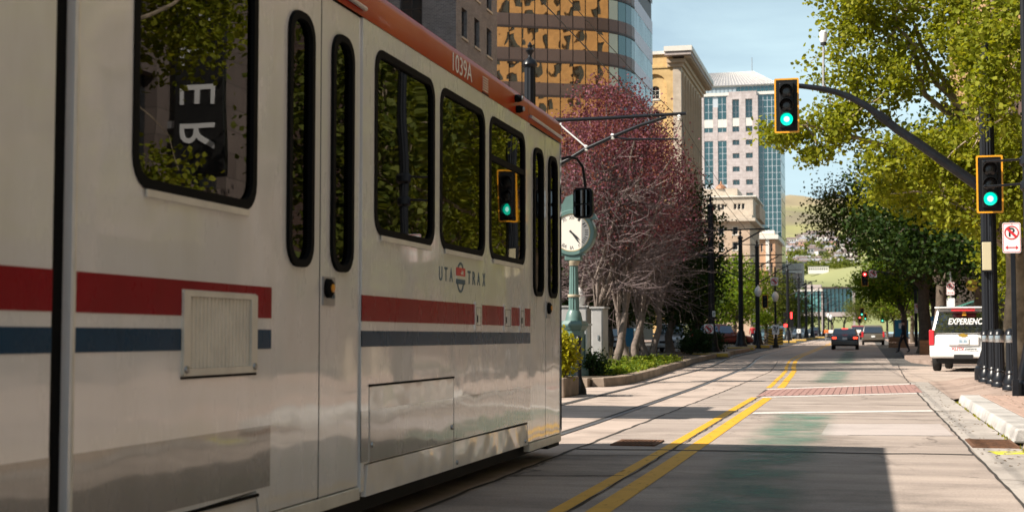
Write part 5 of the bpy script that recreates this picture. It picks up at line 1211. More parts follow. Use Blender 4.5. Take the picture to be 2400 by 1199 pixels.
# striped island markers
for u, lab in ((1807, 'left black and yellow striped marker panel at the end of the traffic island'), (1829, 'right black and yellow striped marker panel at the end of the traffic island')):
    c = at(u, 795, 108.); t = thing('hazard_marker', lab, 'marker', (c.x, 108., gz(108)))
    MB().box(c.x - .20, 107.98, gz(108) + .25, c.x + .20, 108.02, gz(108) + 1.45).build('panel', mat('hazard_yellow', (.62, .38, .02), .5), t); MB().box(c.x - .03, 108.02, gz(108), c.x + .03, 108.08, gz(108) + 1.3).build('post', M('galv'), t)
    s_ = 1 if u < 1815 else -1
    for i in range(5):
        z = gz(108) + .32 + .22 * i; MB().prism([(c.x - .2, 107.975, z + (.12 if s_ > 0 else 0)), (c.x + .2, 107.975, z + (0 if s_ > 0 else .12)), (c.x + .2, 107.975, z + .08 + (0 if s_ > 0 else .12)), (c.x - .2, 107.975, z + .08 + (.12 if s_ > 0 else 0))], (0, -.01, 0)).build('stripe', M('sign_black'), t)
plate_sign(1818, 772, 107.7, .52, .72, 'keepright', 'white keep right sign between the two striped markers')
# far signals
def far_signal(u, v, Yv, lit, lab, sc=1., arm=None):
    signal_head('traffic_light', lab, at(u, v, Yv), lit, sc)
far_signal(2027, 652, 105, 'red', 'yellow bordered traffic light showing red in front of dark trees', .92)
for u, v, Yv, lab in ((2020, 731, 196, 'small distant traffic light showing green, left of three'), (2028, 742, 230, 'small distant traffic light showing green, middle of three'), (2068, 746, 200, 'small distant traffic light showing green, right of three')): far_signal(u, v, Yv, 'green', lab, .95)
far_signal(2015, 748, 215, 'red', 'tiny distant traffic light showing red under the skybridge end', .8)
t = thing('signal_pole', 'dark mast arm pole holding the red traffic light under the trees', 'signal pole', (3.6, 106, .2))
zz = at(2027, 640, 106).z; MB().tube([(3.6, 106.2, .4), (3.6, 106.2, zz - .4)], .12, 10).build('pole', pp_, t); MB().tube([(3.6, 106.2, zz - .6), (2.4, 106.2, zz - .1), (1., 106.2, zz + .1), (at(2027, 650, 106.2).x, 106.2, zz + .1)], .07, 8).build('mast_arm', pp_, t)
t = thing('tram_signal', 'low tram signal showing two red lights beside a line pole', 'signal', at(1848, 750, 147))
c = at(1848, 750, 147); MB().box(c.x - .5, 147, c.z - .7, c.x - .12, 147.3, c.z + .8).box(c.x + .12, 147, c.z - .7, c.x + .5, 147.3, c.z + .8).build('housing', M('signal_black'), t, bevel=.03)
MB().box(c.x - .45, 146.9, at(1848, 762, 147).z - .15, c.x - .12, 147, at(1848, 762, 147).z + .15).build('red_light', M('red_lit'), t); MB().box(c.x + .2, 146.9, at(1848, 738, 147).z - .35, c.x + .38, 147, at(1848, 738, 147).z + .3).build('red_light', M('red_lit'), t); MB().tube([(c.x, 147.15, gz(147)), (c.x, 147.15, c.z)], .08, 8).build('post', pp_, t)
t = signal_head('traffic_light', 'dark unlit traffic signal seen from behind among the left trees', at(1793, 706, 118), None, .9)
# overhead wires
def wire(pts, r, nm, lab): tag(MB().tube(pts, r, 5).build(nm, mat('wire', (.03, .03, .03), .5)), lab, 'wire')
def sag(a, b, s, n=10): return [Vector(a).lerp(Vector(b), i / n) - Vector((0, 0, s * 4 * (i / n) * (1 - i / n))) for i in range(n + 1)]
wire(sag((-4.02, -5, 5.62), (-4.08, 33, 5.52), .05) + sag((-4.08, 33, 5.52), (-4.9, 71, 5.5), .05)[1:] + sag((-4.9, 71, 5.5), (-5.3, 107, 5.6), .05)[1:] + sag((-5.3, 107, 5.6), (-5.6, 290, 6.1), .05)[1:], .009, 'contact_wire', 'lower overhead contact wire running above the near tram track')
wire(sag((-4.0, -5, 6.45), (-4.09, 33, 6.15), .35) + sag((-4.09, 33, 6.15), (-4.9, 71, 6.3), .35)[1:] + sag((-4.9, 71, 6.3), (-5.3, 107, 6.6), .35)[1:] + sag((-5.3, 107, 6.6), (-5.6, 290, 7.0), .4)[1:], .007, 'messenger_wire', 'upper overhead messenger wire sagging between the line poles')

# left kerbside: planter box, shrub holder, cabinets
c = at(1338, 900, 26.); c.x = at(1357, 900, 27.).x - .17; pl = thing('planter', 'brown concrete planter box at the tram nose holding a yellow-green shrub', 'planter', (c.x, 26.2, 0))
MB().box(c.x - 1.0, 25.6, 0, c.x + .17, 27.0, .36).build('box', M('curb_brown'), pl, bevel=.03)
c2 = at(1349, 860, 27.2); t = thing('bollard', 'slim dark post beside the yellow-green shrub at the tram nose', 'bollard', (c2.x, 26.9, 0)); MB().lathe([(.16, 0), (.15, .1), (.09, .25), (.06, .35), (.055, 1.0), (.07, 1.05), (.05, 1.12), (.01, 1.15)], (c2.x + .06, 27.2, 0), 14).build('post', pp_, t, smooth=True)
def cabinet(u0, u1, v0, v1, Yv, d, m, lab, extra=True):
    a, b = at(u0, v1, Yv), at(u1, v0, Yv); t = thing('utility_cabinet', lab, 'cabinet', ((a.x + b.x) / 2, Yv, a.z))
    MB().box(a.x, Yv, .16, b.x, Yv + d, b.z).build('body', M(m), t, bevel=.02); MB().box(a.x + .04, Yv - .02, max(a.z + .05, .3), b.x - .04, Yv - .002, b.z - .08).build('door', M(m), t, bevel=.006)
    MB().box(b.x - .16, Yv - .05, (a.z + b.z) / 2 - .06, b.x - .12, Yv - .02, (a.z + b.z) / 2 + .08).build('handle', M('steel'), t); MB().box(a.x - .05, Yv - .05, b.z, b.x + .05, Yv + d + .05, b.z + .05).build('lid', M(m), t)
cabinet(1386, 1413, 722, 860, 42., .9, 'cabinet_grey', 'tall grey metal utility cabinet left of the purple tree trunk')
cabinet(1362, 1376, 762, 862, 39.5, .5, 'cabinet_pale', 'narrow pale grey cabinet right beside the green clock pedestal')
cabinet(1310, 1376, 719, 868, 46., 1.2, 'cabinet_grey', 'wide low grey cabinet behind the green clock')
c = at(1475, 790, 84); t = thing('poster_panel', 'small blue information panel behind the purple trees', 'sign', (c.x, 84, c.z)); MB().box(c.x - .25, 84, c.z - .55, c.x + .25, 84.1, c.z + .55).build('panel', M('poster_blue'), t); MB().box(c.x - .05, 84.02, .2, c.x + .05, 84.08, c.z - .55).build('post', M('galv'), t)
for u, v, Yv, lab in ((2113, 772, 112, 'blue notice panel on the pavement behind the walking person'), (2190, 772, 84., 'blue poster panel behind the person standing right of the dark trunk')):
    c = at(u, v, Yv); t = thing('poster_panel', lab, 'sign', (c.x, Yv, c.z)); MB().box(c.x - .5, Yv, c.z - .75, c.x + .5, Yv + .15, c.z + .75).build('panel', M('poster_blue'), t); MB().box(c.x - .4, Yv + .02, gz(Yv) + .1, c.x + .4, Yv + .12, c.z - .75).build('stand', M('galv'), t); MB().box(c.x - .2, Yv - .01, c.z + .1, c.x + .2, Yv, c.z + .5).build('print', M('sign_white'), t)
for u, v0, Yv, w, lab in ((2106, 793, 100, 1.3, 'wooden planter tub on the pavement left of the walking person'), (2196, 788, 72., 1.6, 'dark wooden planter tub right of the dark tree trunk')):
    c = at(u, v0, Yv); z0 = gz(Yv) + .15; t = thing('planter', lab, 'planter', (c.x, Yv, z0)); 
    for k in range(4): MB().box(c.x - w / 2, Yv, z0 + .18 * k, c.x + w / 2, Yv + 1., z0 + .18 * k + .165).build('board', M('plank'), t)
    MB().box(c.x - w / 2 + .05, Yv + .05, z0 + .5, c.x + w / 2 - .05, Yv + .95, z0 + .74).build('soil', M('soil'), t)
# unseen canopy beyond the tram, shaped for the shadow band across the track
sh_ = thing('shadow_canopy', 'unseen flat canopy beyond the tram, shaped to cast the shadow band across the track', 'shelter', (-8, 19, 0))
MB().box(-10., 16.5, 4.9, -7.1, 19.9, 5.05).build('roof', M('galv'), sh_); MB().box(-7.1, 16.85, 4.9, -6.6, 18.85, 5.0).build('eaves', M('galv'), sh_)
for y in (17.0, 19.4): MB().tube([(-8.8, y, 0), (-8.8, y, 4.9)], .09, 10).build('post', pp_, sh_)
# bicycles rack group is too blurred to read; a bench of newspaper boxes stands there
for i, u in enumerate((1788, 1797)):
    c = at(u, 800, 118); t = thing('bicycle', 'parked bicycle left of the island markers, %s of two' % ('left' if i == 0 else 'right'), 'bicycle', (c.x, 118, gz(118)))
    z0 = gz(118)
    for s in (-.5, .5):
        pts = [(c.x + s + .33 * math.cos(a), 118, z0 + .34 + .33 * math.sin(a)) for a in [k * math.pi / 8 for k in range(17)]]
        MB().tube(pts, .02, 5, cap=False).build('wheel', M('dark'), t)
    MB().tube([(c.x - .5, 118, z0 + .34), (c.x - .1, 118, z0 + .4), (c.x + .4, 118, z0 + .85), (c.x - .2, 118, z0 + .85), (c.x - .5, 118, z0 + .34)], .02, 5).build('frame', M('steel'), t); MB().box(c.x - .3, 117.94, z0 + .92, c.x - .08, 118.06, z0 + .98).build('saddle', M('dark'), t); MB().tube([(c.x + .5, 118, z0 + .34), (c.x + .4, 118, z0 + 1.), (c.x + .4, 117.8, z0 + 1.02)], .018, 5).build('handlebar', M('steel'), t)
# ------------------------------------------------------------------ vehicles
mat('tyre', (.012, .012, .012), .85); mat('rim', (.45, .45, .45), .3, metal=.8)
glass_mat('car_glass', (.8, .85, .9), (.008, .010, .012), .18, .02, .02, .5)
def car_paint(nm, c): return mat('paint_' + nm, c, .3, coat=.8, var=.04)
def wheel(t, x, y, r, w):
    s = 1 if x > 0 else -1
    o = MB().lathe([(r * .72, -w / 2), (r * .95, -w / 2), (r, -w / 3), (r, w / 3), (r * .95, w / 2), (r * .72, w / 2)], (x, y, r), 22, 'X').build('wheel', M('tyre'), t, smooth=True)
    MB().lathe([(r * .66, s * w * .42), (r * .6, s * w * .515), (r * .2, s * w * .50), (r * .15, s * w * .54)], (x, y, r), 14, 'X').build('rim', M('rim'), o, smooth=True)
def car(nm, lab, cat, paint, L_=4.6, W_=1.8, H_=1.45, belt=.92, hood=.95, kind='sedan', lights='tail_off', group=None):
    """x right, y forward, origin on the ground under the middle"""
    t = thing(nm, lab, cat, (0, 0, 0), group, world=False); h = L_ / 2; w = W_ / 2; P_ = M(paint) if paint in MATS else MATS[paint]
    r = .34 if H_ < 1.7 else .40; zb = .28 if kind == 'sedan' else .40
    wy = h * .62
    def prof():
        p = [(-h, zb + .02), (-h, .62)]
        if kind == 'sedan': p += [(-h + .05, belt - .02), (-h + .55, belt + .03)]
        else: p += [(-h + .03, belt)]
        p += [(h - 1.15, belt), (h - .12, hood - .22), (h, .58), (h, zb)]
        for yc in (wy, -wy):
            p += [(yc + r * 1.12, zb)] + [(yc + r * 1.18 * math.cos(a), r + r * 1.18 * math.sin(a)) for a in [R(d) for d in (25, 58, 90, 122, 155)]] + [(yc - r * 1.12, zb)]
        return p
    b = MB().prism([(-w, y, z) for y, z in prof()], (W_, 0, 0)); b.build('body', P_, t, bevel=.05 if kind == 'sedan' else .09, bseg=3, smooth=True)
    MB().box(-w + .22, -h + .2, .24, w - .22, h - .2, .6).build('underbody', M('dark'), t)
    if kind == 'sedan': cab = [(-h + .5, belt), (-h + 1.15, H_ - .03), (-h + 1.6, H_), (h - 2.0, H_), (h - 1.05, belt)]
    else: cab = [(-h + .03, belt - .01), (-h + .32, H_ - .10), (-h + .55, H_), (h - 2.1, H_), (h - 1.15, belt)]
    ti = .14 if kind == 'sedan' else .17
    def cx(z): return w - .045 - ti * (z - belt) / (H_ - belt)
    c = MB(); n = len(cab)
    c.add([(-cx(z), y, z) for y, z in cab] + [(cx(z), y, z) for y, z in cab], [tuple(range(n)), tuple(range(2 * n - 1, n - 1, -1))] + [(i, n + i, n + (i + 1) % n, (i + 1) % n) for i in range(n)])
    c.build('cabin', P_, t, bevel=.05 if kind == 'sedan' else .09, bseg=3, smooth=True)
    def lerp(a, b_, f): return (a[0] + (b_[0] - a[0]) * f, a[1] + (b_[1] - a[1]) * f)
    # rear and front glass
    def screen(name, a, b_, f0, f1, out, shrink=.09):
        p, q = lerp(a, b_, f0), lerp(a, b_, f1); g = MB(); ny = out
        g.prism([(-cx(p[1]) + shrink, p[0] + ny, p[1]), (cx(p[1]) - shrink, p[0] + ny, p[1]), (cx(q[1]) - shrink, q[0] + ny, q[1]), (-cx(q[1]) + shrink, q[0] + ny, q[1])], (0, -ny * .7, 0)); return g.build(name, M('car_glass'), t)
    rg = screen('rear_window', cab[0], cab[1], .12 if kind == 'sedan' else .05, .93, -.025); screen('windscreen', cab[-1], cab[-2], .08, .92, .03)
    for s in (-1, 1):
        segs = [(cab[0][0] + (.75 if kind == 'sedan' else .42), -.35), (-.25, .75), (.85, h - 1.75)] if kind != 'sedan' else [(-h + 1.2, -.12), (-.02, h - 1.6)]
        for y0, y1 in segs:
            if y1 - y0 < .2: continue
            z0, z1 = belt + .05, H_ - .13
            MB().prism([(s * (cx(z0) + .008), y0, z0), (s * (cx(z0) + .008), y1 + .12, z0), (s * (cx(z1) + .008), y1 - .05, z1), (s * (cx(z1) + .008), y0 + .1, z1)], (-s * .02, 0, 0)).build('side_window', M('car_glass'), t)
        wheel(t, s * (w - .11), wy, r, .22); wheel(t, s * (w - .11), -wy, r, .22)
        tl = 'tail_lit' if lights == 'tail_on' else 'sign_red'
        if kind == 'sedan': MB().box(s * (w - .36), -h - .012, belt - .25, s * (w - .06), -h + .1, belt - .11).build('tail_light', M(tl), t, bevel=.02)
        else: MB().box(s * (w - .15), -h - .012, belt - .35, s * (w + .004), -h + .12, belt + .12).build('tail_light', M(tl), t, bevel=.02)
        MB().box(s * (w - .4), h - .1, hood - .42, s * (w - .05), h + .012, hood - .26).build('headlight', M('lamp_globe'), t, bevel=.02)
        MB().box(s * (w + .01), h - 1.75, belt + .0, s * (w + .19), h - 1.62, belt + .13).build('wing_mirror', P_, t, bevel=.03)
        for y in ((-.1,) if kind == 'sedan' else (-.05, .9)): MB().box(s * (w + .001), y - .11, belt - .12, s * (w + .02), y + .06, belt - .085).build('door_handle', M('steel'), t)
    MB().box(-w + .03, -h - .06, zb + .04, w - .03, -h + .05, .62).build('bumper', P_, t, bevel=.04); MB().box(-w + .03, h - .05, .3, w - .03, h + .06, .52).build('front_bumper', P_, t, bevel=.04)
    MB().box(-.16, -h - .025 if kind != 'sedan' else -h - .02, .68, .16, -h - .005, .84).build('licence_plate', M('sign_white'), t)
    MB().box(-w + .5, h - .04, .56, w - .5, h + .02, .70).build('grille', M('dark'), t)
    return t
for n_, c_ in dict(white=(.72, .72, .71), black=(.012, .013, .016), redbrown=(.20, .035, .022), bronze=(.10, .085, .065), teal=(.10, .18, .22), silver=(.34, .36, .38), darkred=(.22, .02, .02), grey=(.12, .125, .13)).items(): car_paint(n_, c_)
def place(o, u, Yv, rz=0., z=None): o.location = (at(u, 790, Yv).x, Yv, gz(Yv) if z is None else z); o.rotation_euler.z = rz; return o

# white station wagon truck seen from the rear
L_, W_, H_ = 5.6, 2.02, 2.0
suv = car('suv', 'white four wheel drive seen from behind with white lettering on its dark rear window', 'car', 'paint_white', L_, W_, H_, 1.16, 1.16, 'suv')
h = L_ / 2; yb = -h - .035
MB().box(-.46, yb - .01, .80, .46, yb + .06, 1.09).build('plate_recess', M('paint_white'), suv, bevel=.03)
for o in [c for c in suv.children if c.name.startswith('licence_plate')]: o.location = (0, -.05, .17)
lettering('Z82 ZEX', (0, yb - .045, .93), .11, M('poster_blue'), suv, M_S, ext=.001, width=.26, bold=.001)
gd = mat('gold_badge', (.55, .34, .05), .3, metal=.6)
plate('badge', [(-.13, 1.09), (-.05, 1.09), (-.05, 1.06), (.08, 1.06), (.08, 1.09), (.15, 1.09), (.12, 1.14), (.05, 1.14), (.05, 1.17), (-.07, 1.17), (-.07, 1.14), (-.15, 1.14)], [], 0, .01, gd, suv, lambda a, b_, d: (a, yb - .018 - d, b_))
lettering('EXPERIENCE', (.10, -h + .02, 1.53), .26, M('sign_white'), suv, M_S, ext=.002, width=1.12, bold=.006, shear=.25)
for o in suv.children:
    if o.name.startswith('lettering') and len(o.data.vertices) > 150 and o.data.vertices[0].co.z > 1.3: pass
lettering('KUTV', (-.16, yb - .012, .70), .11, M('sign_red'), suv, M_S, ext=.001, width=.36, bold=.004); lettering('news', (.22, yb - .012, .70), .10, M('sign_black'), suv, M_S, ext=.001, width=.34, bold=.003)
lettering('801-555', (-.62, yb + .005, 1.06), .05, M('sign_black'), suv, M_S, ext=.001, width=.36)
MB().box(-.28, -h - .075, .40, .28, -h - .055, .53).build('bumper_step', M('dark'), suv); MB().box(-.35, -h - .0, 1.855, .35, -h + .14, 1.905).build('high_brake_light', M('sign_red'), suv); MB().box(-.85, -h + .1, 1.94, .85, -h + .5, 1.99).build('spoiler', M('paint_white'), suv, bevel=.03)
MB().box(.35, -h - .01, 1.19, .75, -h + .02, 1.23).build('wiper', M('dark'), suv); MB().prism([(-.03, -h + .075, 1.72), (.09, -h + .075, 1.72), (.07, -h + .1, 1.84), (-.01, -h + .1, 1.84)], (0, .02, 0)).build('sticker', M('signal_yellow'), suv)
for s in (-1, 1): MB().box(s * .72, -1.9, 2.0, s * .78, 1., 2.05).build('roof_rail', M('dark'), suv)
suv.location = (at(2258, 800, 47.5).x + .45, 47.5 + 2.8, .0); suv.rotation_euler.z = R(-9); suv.scale = (1.04, 1.04, 1.04)
sd = car('car', 'black sedan driving away down the lane with its brake lights lit', 'car', 'paint_black', 4.6, 1.82, 1.46, .98, .95, 'sedan', 'tail_on'); place(sd, 1981, 102)
MB().box(-.2, -1.72, 1.40, .2, -1.62, 1.46).build('high_brake_light', M('red_lit'), sd)
mv = car('car', 'bronze people carrier parked at the right kerb beyond the black sedan', 'car', 'paint_bronze', 4.9, 1.95, 1.75, 1.05, 1.0, 'van'); place(mv, 2046, 132)
o = car('car', 'brownish red four wheel drive side on behind the left line pole', 'car', 'paint_redbrown', 4.8, 1.9, 1.8, 1.06, 1.05, 'suv'); place(o, 1690, 112, R(-78))
protos_c = {}
for u, Yv, rz, k, paint, lab in ((1835, 190, 3.14, 'van', 'paint_white', 'small white van facing the camera beyond the striped markers'), (1873, 215, 3.14, 'sedan', 'paint_white', 'white car facing the camera between two line poles'), (1792, 150, 3.0, 'suv', 'paint_teal', 'blue-grey car parked behind the bicycles'), (1825, 175, 3.1, 'suv', 'paint_teal', 'blue-grey car just right of the striped markers'),
    (1575, 88, 3.14, 'suv', 'paint_silver', 'silver pickup parked beyond the dark tree trunks on the left'), (1462, 92, 3.14, 'sedan', 'paint_silver', 'grey car half hidden behind the purple tree trunks'), (1632, 128, 1.3, 'sedan', 'paint_darkred', 'red topped car behind the dark bushes'), (1910, 260, 3.14, 'van', 'paint_darkred', 'orange red van far down the street left of the black sedan'), (2012, 175, 0., 'van', 'paint_darkred', 'dark red car with lit tail lights between the black sedan and the people carrier'), (1888, 240, 3.14, 'sedan', 'paint_grey', 'grey car far off beside the white car')):
    dims = dict(sedan=(4.6, 1.82, 1.46, .95, .92), suv=(4.7, 1.9, 1.75, 1.05, 1.02), van=(4.9, 1.95, 1.85, 1.1, 1.0))[k]
    place(car('car', lab, 'car', paint, *dims, k, 'tail_on' if u == 2012 else 'tail_off'), u, Yv, rz)
for u in (1953, 1996):
    c = at(u, 775, 160); t = thing('barricade', 'orange and white striped barricade behind the black sedan, %s of two' % ('left' if u < 1970 else 'right'), 'barricade', (c.x, 160, gz(160))); z0 = gz(160)
    for k in range(4): MB().box(c.x - 1. + .5 * k, 160, z0 + 1., c.x - .5 + .5 * k, 160.05, z0 + 1.35).build('stripe', M('signal_yellow') if False else mat('barrier_orange', (.7, .16, .03), .5) if k % 2 == 0 else M('sign_white'), t)
    for s in (-.8, .8): MB().box(c.x + s - .04, 159.8, z0, c.x + s + .04, 160.2, z0 + 1.).build('leg', M('galv'), t)

# ------------------------------------------------------------------ people
mat('skin', (.45, .26, .19), .6); mat('hair_dark', (.03, .02, .015), .7); mat('hair_grey', (.45, .42, .40), .7)
mat('cloth_dark', (.018, .02, .026), .85); mat('cloth_red', (.5, .03, .04), .85); mat('denim', (.03, .045, .09), .9); mat('cloth_tan', (.30, .24, .17), .9); mat('shoe', (.02, .018, .016), .6)
def person(lab, loc, rz, top, legs, hair, stride=.25, arm=.2, hgt=1.74):
    s = hgt / 1.74
    J = dict(pel=(0, 0, .94), wai=(0, 0, 1.08), che=(0, .02, 1.30), nec=(0, .02, 1.48), hea=(0, .03, 1.56), top=(0, .04, 1.70),
        sl=(-.18, .01, 1.43), el=(-.24, -arm * .5, 1.16), wl=(-.25, arm * .2 - arm * .5, .92), hl=(-.25, arm * .5 - arm * .5, .80), sr=(.18, .01, 1.43), er=(.24, arm * .5, 1.16), wr=(.25, arm, .94), hr=(.25, arm * 1.1, .82),
        tl=(-.10, 0, .90), kl=(-.11, stride * .75, .50), al=(-.11, stride * .9, .09), fl=(-.12, stride * .9 + .17, .04), tr=(.10, 0, .90), kr=(.11, -stride * .35, .49), ar=(.11, -stride * 1.05, .12), fr=(.12, -stride * 1.0 + .15, .045))
    Rd = dict(pel=.145, wai=.13, che=.155, nec=.06, hea=.088, top=.075, sl=.062, el=.045, wl=.034, hl=.03, sr=.062, er=.045, wr=.034, hr=.03, tl=.095, kl=.062, al=.045, fl=.035, tr=.095, kr=.062, ar=.045, fr=.035)
    E_ = [('pel', 'wai'), ('wai', 'che'), ('che', 'nec'), ('nec', 'hea'), ('hea', 'top'), ('che', 'sl'), ('sl', 'el'), ('el', 'wl'), ('wl', 'hl'), ('che', 'sr'), ('sr', 'er'), ('er', 'wr'), ('wr', 'hr'), ('pel', 'tl'), ('tl', 'kl'), ('kl', 'al'), ('al', 'fl'), ('pel', 'tr'), ('tr', 'kr'), ('kr', 'ar'), ('ar', 'fr')]
    ks = list(J); me = bpy.data.meshes.new('person'); me.from_pydata([[q * s for q in J[k]] for k in ks], [(ks.index(a), ks.index(b)) for a, b in E_], [])
    tmp = bpy.data.objects.new('tmp', me); COL.objects.link(tmp)
    md = tmp.modifiers.new('skin', 'SKIN')
    for i, k in enumerate(ks):
        r = Rd[k] * s; tmp.data.skin_vertices[0].data[i].radius = (r, r * (.72 if k in ('pel', 'wai', 'che') else 1)); tmp.data.skin_vertices[0].data[i].use_root = (k == 'pel')
    sb_ = tmp.modifiers.new('sub', 'SUBSURF'); sb_.levels = 1; sb_.render_levels = 1
    dg = bpy.context.evaluated_depsgraph_get(); out = bpy.data.meshes.new_from_object(tmp.evaluated_get(dg)); bpy.data.objects.remove(tmp)
    out.materials.clear()
    for m_ in (M('skin'), M(top), M(legs), M('shoe')): out.materials.append(m_)
    for p in out.polygons:
        z = p.center.z / s; x = abs(p.center.x) / s; p.use_smooth = True
        p.material_index = 3 if z < .10 else 2 if z < .97 and x < .2 else 0 if z > 1.475 or (z < .93 and x > .2) else 1
    out.name = 'person'; o = link('person', out, None, loc, (0, 0, rz)); tag(o, lab, 'person')
    MB().lathe([(.088 * s, 1.60 * s), (.100 * s, 1.66 * s), (.09 * s, 1.74 * s), (.04 * s, 1.785 * s), (.005, 1.79 * s)], (0, .02, 0), 12).build('hair', M(hair), o, smooth=True)
    nz = MB(); nz.lathe([(.018 * s, .10 * s), (.006 * s, .135 * s)], (0, .02, 1.60 * s), 6, 'Y'); nz.build('nose', M('skin'), o, smooth=True)
    return o
def pl_(u, Yv, up=.15): return (at(u, 790, Yv).x, Yv, gz(Yv) + up)
person('person in dark clothes walking along the right pavement beside the planter', pl_(2118, 78), R(70), 'cloth_dark', 'cloth_dark', 'hair_dark', .26, .22)
person('person with pale hair standing right of the dark tree trunk', pl_(2166, 82), R(100), 'cloth_tan', 'denim', 'hair_grey', .04, .1, 1.7)
person('person in a red jacket on the left pavement behind the line poles', pl_(1764, 128, .1), R(170), 'cloth_red', 'denim', 'hair_dark', .12, .1, 1.72)

# ------------------------------------------------------------------ trees and plants
mat('bark', (.10, .075, .055), .9, var=.3, vscale=7, bump=.6, bscale=22)
mat('bark_grey', (.16, .125, .105), .9, var=.3, vscale=9, bump=.5, bscale=25)
mat('bark_mottled', (.13, .10, .065), .85, col2=(.34, .27, .19), vscale=3.2, bump=.3, bscale=18)
mat('twig', (.15, .11, .107), .9, var=.25, vscale=6)
LM = dict(
 sycamore=leaf_mat('leaf_sycamore', (.12, .145, .010), (.20, .225, .018), (.31, .31, .04), .45),
 deep=leaf_mat('leaf_deep', (.012, .028, .006), (.022, .045, .009), (.04, .065, .013), .3),
 lime=leaf_mat('leaf_lime', (.075, .135, .012), (.12, .19, .016), (.19, .25, .025), .45),
 olive=leaf_mat('leaf_olive', (.07, .095, .018), (.11, .13, .024), (.15, .165, .035), .4),
 plum=leaf_mat('leaf_plum', (.09, .024, .038), (.155, .050, .072), (.27, .115, .15), .38),
 locust=leaf_mat('leaf_locust', (.045, .058, .012), (.075, .088, .018), (.13, .13, .035), .42),
 shrub=leaf_mat('leaf_shrub', (.19, .20, .012), (.28, .27, .015), (.38, .34, .03), .45),
 cover=leaf_mat('leaf_cover', (.07, .12, .012), (.12, .17, .018), (.22, .25, .03), .4),
 bush=leaf_mat('leaf_bush', (.012, .03, .01), (.022, .045, .014), (.035, .06, .018), .25))
npr = np.random.RandomState(5)
def leaves_mesh(name, centers, per, spread, size, m, flat=.75, off=(0, 0, 0)):
    c = np.repeat(np.asarray(centers, float), per, 0); n = len(c)
    c = c + npr.normal(0, 1, (n, 3)) * spread * np.array([1, 1, flat]) - np.array(off)
    d = npr.normal(0, 1, (n, 3)); d[:, 2] -= .25; d /= np.linalg.norm(d, axis=1)[:, None]
    e = npr.normal(0, 1, (n, 3)); e[:, 2] *= .5; e -= d * (e * d).sum(1)[:, None]; e /= np.linalg.norm(e, axis=1)[:, None]
    nn = np.cross(d, e); s = size * npr.uniform(.6, 1.25, (n, 1)); w = .42
    v = np.stack([c - d * s * .5, c - d * s * .12 + e * s * w - nn * s * .1, c + d * s * .2 + e * s * w * .8 - nn * s * .1, c + d * s * .55, c + d * s * .2 - e * s * w * .8 - nn * s * .1, c - d * s * .12 - e * s * w - nn * s * .1], 1).reshape(-1, 3)
    f = (np.arange(n)[:, None] * 6 + np.array([0, 1, 2, 3, 0, 3, 4, 5])[None]).reshape(-1)
    me = bpy.data.meshes.new(name); me.vertices.add(len(v)); me.vertices.foreach_set('co', v.reshape(-1))
    me.loops.add(len(f)); me.loops.foreach_set('vertex_index', f.astype(np.int32)); me.polygons.add(n * 2); me.polygons.foreach_set('loop_start', np.arange(n * 2) * 4); me.polygons.foreach_set('loop_total', np.full(n * 2, 4))
    me.materials.append(m); me.update(calc_edges=True); me.validate()
    return me
def clump_pts(ells, bias=2.4):
    out = []
    for cx_, cy_, cz_, rx, ry, rz, n in ells:
        d = npr.normal(0, 1, (n, 3)); d /= np.linalg.norm(d, axis=1)[:, None]; r = npr.uniform(.02, 1, (n, 1)) ** (1 / bias)
        out.append(np.array([cx_, cy_, cz_]) + d * r * np.array([rx, ry, rz]))
    return np.concatenate(out)
def limb(b, p0, p1, r0, r1, n=5, lift=.25, jit=.12):
    p0, p1 = Vector(p0), Vector(p1); l = (p1 - p0).length; pts = []
    for i in range(n + 1):
        f = i / n; p = p0.lerp(p1, f); p.z += lift * l * math.sin(math.pi * f) * .35
        if 0 < i < n: p += Vector((rng.gauss(0, jit), rng.gauss(0, jit), rng.gauss(0, jit * .6))) * l * .25
        pts.append(p)
    b.tube(pts, [r0 + (r1 - r0) * i / n for i in range(n + 1)], 7 if r0 > .05 else 4, cap=False); return pts
